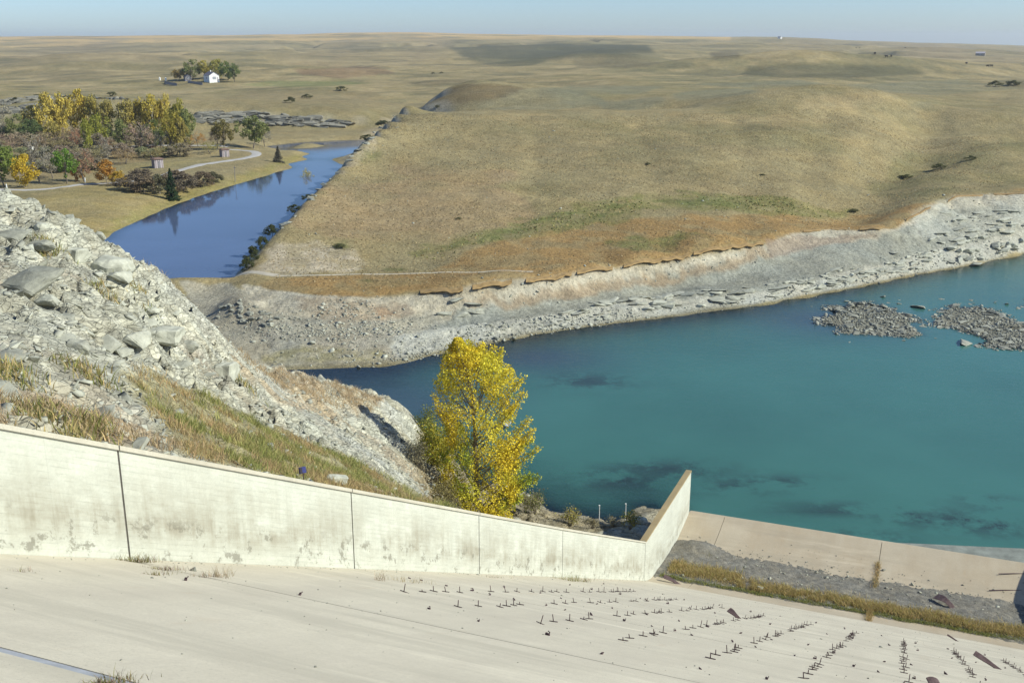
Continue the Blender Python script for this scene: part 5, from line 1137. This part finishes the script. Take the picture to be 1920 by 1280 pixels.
# scrap steel plates
def plate(px, py, L, Wd, rot, bend, lab, lift=.12):
    p = on_floor(px, py); bm = bmesh.new(); n = 7; vs = []
    for i in range(n):
        u = i / (n - 1); w = Wd * (1 - .55 * u + .12 * math.sin(u * 9)); z = lift + bend * math.sin(u * 3.1) - .1 * u
        vs.append([bm.verts.new((L * (u - .5), w * k, z + (.04 if k > 0 else 0))) for k in (-.5, .5)])
    fs = [bm.faces.new((vs[i][0], vs[i + 1][0], vs[i + 1][1], vs[i][1])) for i in range(n - 1)]
    r = bmesh.ops.extrude_face_region(bm, geom=fs); bmesh.ops.translate(bm, vec=(0, 0, .03), verts=[g for g in r['geom'] if isinstance(g, bmesh.types.BMVert)]); bmesh.ops.recalc_face_normals(bm, faces=bm.faces)
    o = link('steel_plate', bm_mesh('plate', bm), M_RUST); o.location = p; o.rotation_euler = (.25, .3, rot); tag(o, lab, 'scrap metal')
plate(1378, 1157, .8, .24, -.9, .08, 'bent brown steel plate lying above the basin grass')
plate(1860, 1251, 1.6, .22, -.75, .05, 'long curled brown steel plate near the right edge of the chute')
plate(1748, 1286, .5, .22, .3, .12, 'brown steel sheet at the bottom edge of the picture')
plate(1772, 1140, 1.9, .6, -1.0, .45, 'dark curved steel plate standing in the grass of the basin', .35)
plate(1262, 1092, 1.6, .35, -.5, .1, 'reddish scrap and rag at the foot of the wing wall')
plate(1788, 1200, .9, .08, -.6, .02, 'short steel bar lying on the lower chute')
bb = on_floor(1425, 1106); rock('boulder', BIG[1], bb + np.array([0, 0, .12]), (.55, .5, .5), (0, .3, 1), 'reddish stone at the chute edge of the grass strip', 'boulder')
for px, py, L, lab in ((1900, 1076, 2.2, 'upper thin steel rod lying on the bucket slope'), (1885, 1107, 2.4, 'lower thin steel rod lying on the bucket slope')):
    p = on_floor(px, py); bm = bmesh.new(); add_tube(bm, [(-L / 2, 0, .04), (0, .02, .05), (L / 2, 0, .04)], .035, 5); o = link('steel_rod', bm_mesh('rod', bm), M_STEEL); o.location = p; o.rotation_euler.z = .0; tag(o, lab, 'rod')
# gravel and grass in the bucket
gs = np.arange(1.2, 10.2, .12); gt = np.arange(0.03, TW - .05, .16); S2, T2 = np.meshgrid(gs, gt, indexing='ij')
lev = 1.76 - .098 * (S2 - 2.9) + .05 * fbm(S2 * 1.4, T2 * .7, 4, 5) + .1 * fbm(T2 * .25, S2 * .2, 2, 8) + .5 * np.exp(-((S2 - 8.6) / 1.6) ** 2 - ((T2 - 1.9) / 1.6) ** 2) - .14 * sstep(2.6, 1.6, S2) - .1 * sstep(8.6, 9.8, S2) * (T2 > 4)
lev = lev + .035 * vor(S2 * 4, T2 * 4, 3)[0]
GX = CORNER[0] + SV[0] * S2 + TV[0] * T2; GYY = CORNER[1] + SV[1] * S2 + TV[1] * T2
gc = np.ones(S2.shape + (3,)) * np.array((.16, .155, .135)); gc = colmix(gc, sstep(-.1, .4, fbm(S2 * 3, T2 * 3, 3, 4)), (.24, .225, .185), .7)
m_ = link('gravel_bed', mesh('gravel', np.stack([GX, GYY, lev], -1).reshape(-1, 3), np.ascontiguousarray(grid_faces(len(gs), len(gt))[:, ::-1]), gc.reshape(-1, 3)), M_GRAV); tag(m_, 'dark gravel lying along the bottom of the bucket', 'gravel', kind='stuff')
def lev_at(s, t): return np.maximum(1.76 - .098 * (s - 2.9), floor_z(s))
n = 34000; t_ = rng.uniform(.8, TW - .1, n); s_ = 2.55 + .28 * fbm(t_ * .8, t_ * 0 + 3, 3, 3) + np.abs(rng.normal(0, .5, n)) + rng.uniform(0, 1.0, n) + np.where(t_ < 6, rng.uniform(0, 1.6, n), 0)
keep = fbm(t_ * 1.5, s_ * 2, 3, 6) > -.35; t_, s_ = t_[keep], s_[keep]
Q = np.column_stack([CORNER[0] + SV[0] * s_ + TV[0] * t_, CORNER[1] + SV[1] * s_ + TV[1] * t_, lev_at(s_, t_) - .03])
tag(blades('basin_grass', Q, .36, .016, GOLD + [(.36, .34, .10), (.5, .38, .16)], lean=.45, seed=12), 'strip of dry yellow grass along the foot of the chute', 'grass', kind='stuff')
n = 9000; t_ = rng.uniform(.5, TW - .1, n); s_ = 2.25 + .2 * fbm(t_ * .8, t_ * 0 + 3, 3, 3) + np.abs(rng.normal(0, .18, n)); Q = np.column_stack([CORNER[0] + SV[0] * s_ + TV[0] * t_, CORNER[1] + SV[1] * s_ + TV[1] * t_, lev_at(s_, t_) - .02])
tag(blades('basin_moss', Q, .14, .014, GREEN, lean=.5, seed=13), 'low green growth along the chute side of the grass strip', 'grass', kind='stuff')
Q = np.array([wpt(s, 15.3 + rnd.gauss(0, .06), float(lev_at(s, 15.3))) for s in np.concatenate([rng.uniform(.4, 3, 500), rng.uniform(7, 11, 500)])])
tag(blades('joint_weeds', Q, .25, .012, GOLD + [(.45, .28, .12)], lean=.5, seed=14), 'dry weeds growing in the cross joint of the bucket', 'weeds', kind='stuff')
P = []; 
for _ in range(420):
    s = rnd.uniform(6.5, 9) + abs(rnd.gauss(0, 1.1)); t = rnd.uniform(.5, TW - .3); P.append(np.array(wpt(s, t, float(max(lev_at(s, t), floor_z(s))) + .02)))
rubble('bucket_stones', ROCKS, P, [.05 * math.exp(abs(rnd.gauss(0, .75))) for _ in P], M_ROCKG, 'scattered stones on the bucket slope and gravel', 'stones', .4, 15)
P = [np.array(wpt(s, t, float(lev_at(s, t)) + .02)) for s, t in ((rnd.uniform(2.5, 9), rnd.uniform(.3, TW - .3)) for _ in range(500))]
rubble('bucket_pebbles', ROCKS, P, [.06 * math.exp(abs(rnd.gauss(0, .7))) for _ in P], M_ROCK, 'pale stones scattered over the gravel bed', 'stones', .4, 16)
# concrete apron beyond the lip at the right
bm = bmesh.new(); A = [at_z(x, y, 1.0)[:2] for x, y in ((1560, 1010), (1925, 1027), (2150, 1052), (2150, 1090), (1925, 1056))]
q = [bm.verts.new((*p, .95)) for p in A]; q2 = [bm.verts.new((*p, -3)) for p in A]; bm.faces.new(q); bm.faces.new(q2[::-1])
for i in range(len(q)): bm.faces.new((q[i], q2[i], q2[(i + 1) % len(q)], q[(i + 1) % len(q)]))
bmesh.ops.recalc_face_normals(bm, faces=bm.faces); ap = link('apron', bm_mesh('apron', bm), mat_plain('wet_grey_concrete', (.21, .225, .195), .95, .35, .8)); tag(ap, 'wet grey rubble ledge outside the bucket lip at the right', 'apron')
# weeds in the chute joints
def weed(px, py, h, n, spread, cols, lab, along=0):   # stalks: a tangle too fine to pick apart
    p = on_floor(px, py); r = np.random.default_rng(int(px)); Q = np.zeros((n, 3)); st = r.normal(0, spread, (n, 2)) * [1, 1 + along]; Q[:, :2] = np.outer(st[:, 0], SV) + np.outer(st[:, 1], TV); Q[:, 2] = -SLOPE * st[:, 0] - .01
    o = empty('weed_clump', p); tag(o, lab, 'weeds'); b = blades('stalks', Q, h, .005, cols, o, .45, seed=int(px)); b['kind'] = 'stuff'; return o
WC = [(.30, .22, .17), (.24, .19, .15), (.30, .28, .12), (.36, .26, .2)]; WG = [(.18, .19, .06), (.25, .24, .08), (.34, .29, .12)]
weed(258, 1054, .22, 240, .08, WC + WG, 'purple-brown weeds at the foot of the first wall joint', 1.5); weed(305, 1068, .13, 160, .09, WC, 'low brown weeds trailing along the joint below the wall', 2); weed(290, 1078, .12, 100, .06, WG + WC, 'small dry weed just below the trailing weeds', 1)
weed(412, 1082, .28, 80, .05, [(.42, .33, .2), (.36, .3, .2)], 'upright straw weed on the chute near the wall', 1); weed(382, 1082, .14, 60, .1, WC, 'sprawling weed left of the straw weed', 1); weed(40, 1072, .1, 40, .06, WC, 'tiny weed at the left edge of the chute floor', 1)
weed(205, 1284, .10, 260, .05, WG + WC, 'bushy green weed at the bottom edge of the picture', .5); weed(713, 1088, .3, 40, .05, [(.4, .28, .18), (.3, .24, .15)], 'thin tall weed right of the second wall joint'); weed(755, 1090, .22, 90, .18, [(.4, .33, .2)], 'pale weed by the start of the dark joint', 1.5)
weed(1068, 1088, .4, 200, .22, WG, 'green tuft at the foot of the wall left of the corner', 1.2); weed(1095, 1090, .3, 60, .15, WC, 'grey weed beside the green tuft at the wall foot'); weed(1330, 1045, .5, 200, .25, WG, 'green clump on the gravel by the bucket joint'); weed(918, 1082, .12, 60, .12, WC, 'tiny brown weed under the faint wall joint', 2)
# grit on the chute floor
P = []
for _ in range(900):
    s, t = rnd.uniform(-58, -1), rnd.uniform(.2, 28); P.append(np.array(wpt(s, t, float(floor_z(s)) + .005)))
for _ in range(260): t = rnd.uniform(.05, .5); s = rnd.uniform(-56, 0); P.append(np.array(wpt(s, t, float(floor_z(s)) + .005)))
rubble('chute_grit', ROCKS, P, [.018 * math.exp(abs(rnd.gauss(0, .7))) for _ in P], M_ROCKG, 'small grit and chips scattered on the chute floor', 'grit', .4, 18)

# blue marker on its post behind the coping
sp = np.array(wpt(*[float(v) for v in to_st(*at_r(570, 893, 34.2)[:2])], 0)); g = at_r(569, 893, float(np.hypot(*wpt(-41.2, -.75, 0)[:2])))
root = empty('marker_post', g); tag(root, 'small dark blue square panel on a short post behind the coping', 'sign')
bm = bmesh.new(); add_tube(bm, [(0, 0, -.4), (0, 0, .12)], .018, 6); link('post', bm_mesh('post', bm), M_STEEL, root)
bm = bmesh.new(); add_box(bm, (0, 0, .2), (.24, .05, .2), bev=.008); b_ = link('panel', bm_mesh('panel', bm), mat_plain('blue_enamel', (.025, .03, .13), .4, .15, 6), root); b_.rotation_euler = (-.35, .1, .75)
bm = bmesh.new(); add_box(bm, (-.07, -.028, .2), (.09, .012, .17), bev=.003); c_ = link('dark_face', bm_mesh('face', bm), mat_plain('dark_plate', (.015, .012, .02), .5, .1, 6), b_)

# ------------------------------------------------------------------ buildings of the valley
M_WHITE = mat_plain('white_paint', (.78, .78, .74), .6, .05, 3); M_ROOF = mat_plain('slate_roof', (.16, .15, .18), .8, .2, 2); M_GLASS = mat_plain('dark_glass', (.03, .035, .045), .1, .1, 1, 0)
M_BROWN = mat_plain('brown_roof', (.20, .13, .10), .85, .2, 2); M_PLY = mat_plain('lilac_grey_boards', (.42, .38, .39), .8, .12, 4); M_WOOD = mat_plain('grey_boards', (.22, .21, .22), .9, .2, 3)
M_PANE = mat_plain('pale_glass', (.30, .33, .36), .25, .1, 1, 0)
def child(name, bm, mat, parent): return link(name, bm_mesh(name, bm), mat, parent)
def gable(bm, w, l, z0, z1, ov=.3, th=.15):
    for sx in (-1, 1):
        a = [(0, -l / 2 - ov, z1), (sx * (w / 2 + ov), -l / 2 - ov, z0 - .12), (sx * (w / 2 + ov), l / 2 + ov, z0 - .12), (0, l / 2 + ov, z1)]
        v = [bm.verts.new(p) for p in a] + [bm.verts.new((p[0], p[1], p[2] + th)) for p in a]
        for f in ((3, 2, 1, 0), (4, 5, 6, 7), (0, 1, 5, 4), (1, 2, 6, 5), (2, 3, 7, 6), (3, 0, 4, 7)): bm.faces.new([v[i] for i in f])
    bmesh.ops.recalc_face_normals(bm, faces=bm.faces)
def house(px, py, w, l, h, rot, lab, mw=M_WHITE, mr=M_ROOF, name='farmhouse', chim=True, r0=560):
    p = hit(px, py, r0); o = empty(name, p); o.rotation_euler.z = rot; tag(o, lab, 'house' if chim else 'shed')
    bm = bmesh.new(); A = [(-w / 2, 0), (w / 2, 0)]; rz = h + w * .32
    prof = [(-w / 2, -.5), (w / 2, -.5), (w / 2, h), (0, rz), (-w / 2, h)]; f0 = [bm.verts.new((x, -l / 2, z)) for x, z in prof]; f1 = [bm.verts.new((x, l / 2, z)) for x, z in prof]
    bm.faces.new(f0); bm.faces.new(f1[::-1])
    for i in range(5): bm.faces.new((f0[i], f0[(i + 1) % 5], f1[(i + 1) % 5], f1[i]))
    bmesh.ops.recalc_face_normals(bm, faces=bm.faces); child('wall', bm, mw, o)
    bm = bmesh.new(); gable(bm, w, l, h, rz + .02); rf = child('roof', bm, mr, o)
    if chim: bm = bmesh.new(); add_box(bm, (.1, l * .1, rz + .5), (.5, .5, 1.1)); child('chimney', bm, M_WHITE, rf)
    for x, y, ww, hh, zc, side in ((0, -l / 2 - .03, w * .36, h * .42, h * .62, 0), (w / 2 + .03, -l * .2, l * .16, h * .4, h * .6, 1), (w / 2 + .03, l * .2, l * .16, h * .4, h * .6, 1), (-w / 2 - .03, 0, l * .18, h * .4, h * .6, 1)):
        bm = bmesh.new(); add_box(bm, (x, y, zc), (ww, .06, hh) if not side else (.06, ww, hh)); f = child('window', bm, M_PLY, o)
        bm = bmesh.new(); e = 1 if x > 0 else -1; add_box(bm, (x, y - .03, zc) if not side else (x + e * .03, y, zc), (ww * .8, .03, hh * .8) if not side else (.03, ww * .8, hh * .8)); child('pane', bm, M_PANE, f)
    if chim: bm = bmesh.new(); add_box(bm, (w * .33, -l / 2 - .03, h * .38), (.8, .06, h * .76)); d = child('door', bm, M_PLY, o)
    return o
house(397, 154, 6.4, 9.0, 4.0, math.radians(38), 'small white gabled farmhouse standing among trees on the plateau')
house(352, 151, 4.0, 5.5, 2.4, math.radians(28), 'grey shed half hidden by trees left of the farmhouse', M_WOOD, M_ROOF, 'farm_shed', False)
house(1838, 105, 7, 13, 3.6, math.radians(60), 'distant lone grey barn on the skyline slope at the far right', mat_plain('weathered_boards', (.28, .25, .2), .9, .2, 1), M_PLY, 'barn', False, 1000)
house(1462, 73, 7, 10, 4, math.radians(40), 'tiny farm building on the horizon right of centre', M_WHITE, M_ROOF, 'farm_building', False, 2500)
def boards(px0, py0, px1, py1, h, lab, r0=560, n=12):
    a, b = hit(px0, py0, r0), hit(px1, py1, r0); d = b - a; L = math.hypot(d[0], d[1]); o = empty('board_fence', a); o.rotation_euler.z = math.atan2(d[1], d[0]); tag(o, lab, 'fence')
    for i in range(n):
        bm = bmesh.new(); add_box(bm, (L * (i + .5) / n, 0, h / 2 + d[2] * (i + .5) / n - .1), (L / n * .94, .08, h + .2)); child('board', bm, M_WOOD, o)
boards(308, 157, 332, 161, 1.5, 'grey board fence left of the farm sheds'); boards(352, 156, 380, 160, 1.6, 'dark board fence below the farm shed')
for px, py, lab in ((311, 152, 'small white water tank left of the farm fence'), (300, 152, 'small white cabinet at the left end of the farm fence')):
    p = hit(px, py, 560); bm = bmesh.new(); add_box(bm, (0, 0, .9), (1.0, 1.0, 1.8), bev=.12); bmesh.ops.create_cone(bm, cap_ends=True, segments=8, radius1=.5, radius2=.1, depth=.5, matrix=Matrix.Translation((0, 0, 2.0))); o = link('tank', bm_mesh('tank', bm), M_WHITE); o.location = p; tag(o, lab, 'tank')
def shelter(px, py, w, lab):
    p = hit(px, py); D = np.linalg.norm(p - [0, 0, EYE]); w = w * D / FPX; o = empty('picnic_shelter', p); o.rotation_euler.z = math.radians(-52); tag(o, lab, 'shelter'); h = w * .62; k = w * .62
    for x, y, sx, sy in ((0, -k / 2, k, .1), (0, k / 2, k, .1), (-k / 2, 0, .1, k - .2), (k / 2, 0, .1, k - .2)):
        bm = bmesh.new(); add_box(bm, (x, y, h / 2 - .1), (sx, sy, h + .2)); wl_ = child('wall_panel', bm, M_PLY, o)
        for q in np.linspace(-.36, .36, 4):
            bm = bmesh.new(); add_box(bm, (x + (k * q if sx > sy else math.copysign(.06, x)), y + (k * q if sy > sx else math.copysign(.06, y)), h / 2), (.09, .09, h)); child('batten', bm, M_BROWN, wl_)
    bm = bmesh.new(); add_box(bm, (0, 0, h + .14), (k * 1.3, k * 1.3, .2), bev=.03); add_box(bm, (0, 0, h + .3), (k * .9, k * .9, .14)); child('roof', bm, M_BROWN, o)
    bm = bmesh.new(); add_box(bm, (k / 2 + .08, 0, h * .42), (.05, k * .3, h * .8)); child('door', bm, M_WOOD, o)
shelter(296, 315, 24, 'lower camp shelter with flat brown roof beside the willow thicket'); shelter(421, 294, 20, 'upper camp shelter with flat brown roof inside the bend of the lane')
bm = bmesh.new(); add_box(bm, (0, 0, .8), (1.0, .9, 1.7), bev=.06); add_box(bm, (0, 0, 1.72), (1.2, 1.1, .14)); o = link('white_box', bm_mesh('box', bm), M_WHITE); o.location = hit(60, 286); tag(o, 'small white utility box among the brown trees on the left', 'box')
def table(px, py, lab):
    p = hit(px, py); o = empty('picnic_table', p); o.rotation_euler.z = rnd.uniform(0, 3); tag(o, lab, 'picnic table', 'picnic tables by the camp road')
    for nm, c, s_ in (('top', (0, 0, .75), (2.0, .8, .07)), ('bench', (0, .75, .45), (2.0, .28, .06)), ('bench', (0, -.75, .45), (2.0, .28, .06)), ('leg', (.7, 0, .36), (.1, 1.4, .72)), ('leg', (-.7, 0, .36), (.1, 1.4, .72))):
        bm = bmesh.new(); add_box(bm, c, s_); child(nm, bm, M_BROWN, o)
for x, y, lab in ((286, 278, 'dark picnic table left of the tall olive tree'), (318, 281, 'picnic table under the olive tree'), (338, 281, 'picnic table right of the olive tree'), (352, 278, 'picnic table nearest the upper shelter')): table(x, y, lab)
p = hit(441, 342); o = empty('utility_pole', p); tag(o, 'thin wooden pole on the bank of the pond', 'pole'); bm = bmesh.new(); add_tube(bm, [(0, 0, -.3), (.1, 0, 4.2)], [.09, .06], 6); child('pole', bm, M_WOOD, o); bm = bmesh.new(); add_box(bm, (.1, 0, 3.7), (.9, .1, .1)); child('crossarm', bm, M_WOOD, o)
for x, y in ((13, 355), (160, 343)):
    p = hit(x, y); bm = bmesh.new(); add_box(bm, (0, 0, .6), (.22, .22, 1.3), bev=.03); o = link('bollard', bm_mesh('bollard', bm), M_WHITE); o.location = p; tag(o, 'white post beside the lane at the left edge' if x < 50 else 'white post by the lane near the reddish bare tree', 'post')
for px, py, lab in ((1123, 988, 'left thin white fence post by the shore'), (1172, 990, 'right thin white fence post by the shore')):
    p = at_r(px, py, 82); p[2] = float(hz(p[0], p[1])); bm = bmesh.new(); add_tube(bm, [(0, 0, -.3), (0, 0, 1.5)], .035, 6); add_box(bm, (0, 0, 1.52), (.12, .12, .06)); o = link('fence_post', bm_mesh('post', bm), M_WHITE); o.location = p; tag(o, lab, 'fence post')
# corrugated sheet at the water beyond the tree
p = at_z(948, 792, .5); bm = bmesh.new(); vs = [[bm.verts.new((i * .09 - .8, k, .06 * math.cos(i * math.pi / 2))) for k in (-.5, .5)] for i in range(19)]
for i in range(18): bm.faces.new((vs[i][0], vs[i + 1][0], vs[i + 1][1], vs[i][1]))
fs = bm.faces[:]; r_ = bmesh.ops.extrude_face_region(bm, geom=fs); bmesh.ops.translate(bm, vec=(0, 0, .02), verts=[g_ for g_ in r_['geom'] if isinstance(g_, bmesh.types.BMVert)])
o = link('corrugated_sheet', bm_mesh('sheet', bm), mat_plain('galvanised_steel', (.5, .52, .55), .45, .1, 4, .1, .5)); o.location = p; o.rotation_euler = (.4, 0, 1.3); tag(o, 'grey corrugated metal sheet in the water behind the cottonwood', 'metal sheet')
# cattle on the far slopes
bm = bmesh.new(); add_tube(bm, [(-1.0, 0, 1.05), (-.8, 0, 1.1), (0, 0, 1.02), (.7, 0, 1.12), (1.0, 0, 1.2), (1.35, 0, 1.15), (1.6, 0, .95)], [.2, .36, .42, .38, .24, .2, .12], 8)
for x, y in ((-.7, .2), (-.7, -.2), (.6, .2), (.6, -.2)): add_tube(bm, [(x, y, .9), (x + .03, y, .45), (x, y, 0)], [.14, .09, .07], 5)
add_tube(bm, [(-1.0, 0, 1.15), (-1.12, 0, .6)], [.04, .02], 4); COW = bm_mesh('cow', bm, True); COW.materials.append(mat_plain('black_hide', (.03, .026, .024), .8, .3, 3))
for i, (px, py) in enumerate(((1605, 91), (1612, 91), (1640, 103), (1662, 109), (1671, 108), (1697, 91), (1852, 126), (1859, 126), (1812, 121))):
    o = link('cow', COW); o.location = hit(px, py, 700); o.rotation_euler.z = rnd.uniform(0, 6.28); o.scale = (1.2, 1.2, 1.2); tag(o, 'black cow on the far right slopes, %s' % ('left of the ridge pair', 'right of the ridge pair', 'alone below the ridge', 'left of the lower pair', 'right of the lower pair', 'furthest up by the skyline', 'left of the pair under the barn', 'right of the pair under the barn', 'single one left of the barn pair')[i], 'cow', 'cattle on the far slopes')

# river cliffs behind the grove: stacked ledges of dark-jointed rock
M_CLIFF = mat_rock('cliff_rock', (.30, .285, .225), (.15, .142, .115))
CL = []
for q in SLABS: c = q.copy(); c.materials.clear(); c.materials.append(M_CLIFF); CL.append(c)
for L, n, lab, g in (([(365, 216), (440, 217), (520, 222), (600, 228), (655, 232)], 80, 'ledge rock of the upper cliff band beyond the river right of the grove', 'right cliff upper band'), ([(365, 226), (440, 228), (530, 234), (640, 238)], 70, 'ledge rock of the lower cliff band beyond the river right of the grove', 'right cliff lower band'), ([(-15, 196), (40, 190), (90, 186)], 34, 'ledge rock of the cliff at the left edge above the grove', 'left cliff'), ([(-15, 210), (40, 206), (100, 200)], 34, 'lower ledge rock of the cliff at the left edge', 'left cliff foot'), ([(120, 180), (180, 184), (235, 188)], 18, 'ledge rock above the golden cottonwoods', 'cliff over the cottonwoods')):
    for x, y, z, a in along(L, 0, n, .9, 400):
        k = rnd.uniform(.6, 1.5); rock('cliff_rock', rnd.choice(CL), (x, y, z + .1), (6.5 * k, 2.6 * k, 2.6 * rnd.uniform(.5, 1.3)), (rnd.gauss(0, .06), rnd.gauss(0, .06), a + rnd.gauss(0, .15)), lab, 'rock', g)

# ------------------------------------------------------------------ air
m, nt, out = newmat('thin_haze'); pv = nt.nodes.new('ShaderNodeVolumePrincipled'); pv.inputs['Color'].default_value = (.86, .92, 1, 1); pv.inputs['Density'].default_value = 9e-5; pv.inputs['Anisotropy'].default_value = .2
nt.links.new(pv.outputs[0], out.inputs['Volume'])
bm = bmesh.new(); add_box(bm, (0, 4500, 20), (11800, 9400, 140)); hz_o = link('haze', bm_mesh('haze', bm), m); tag(hz_o, 'thin pale haze over the valley', 'haze', kind='stuff')
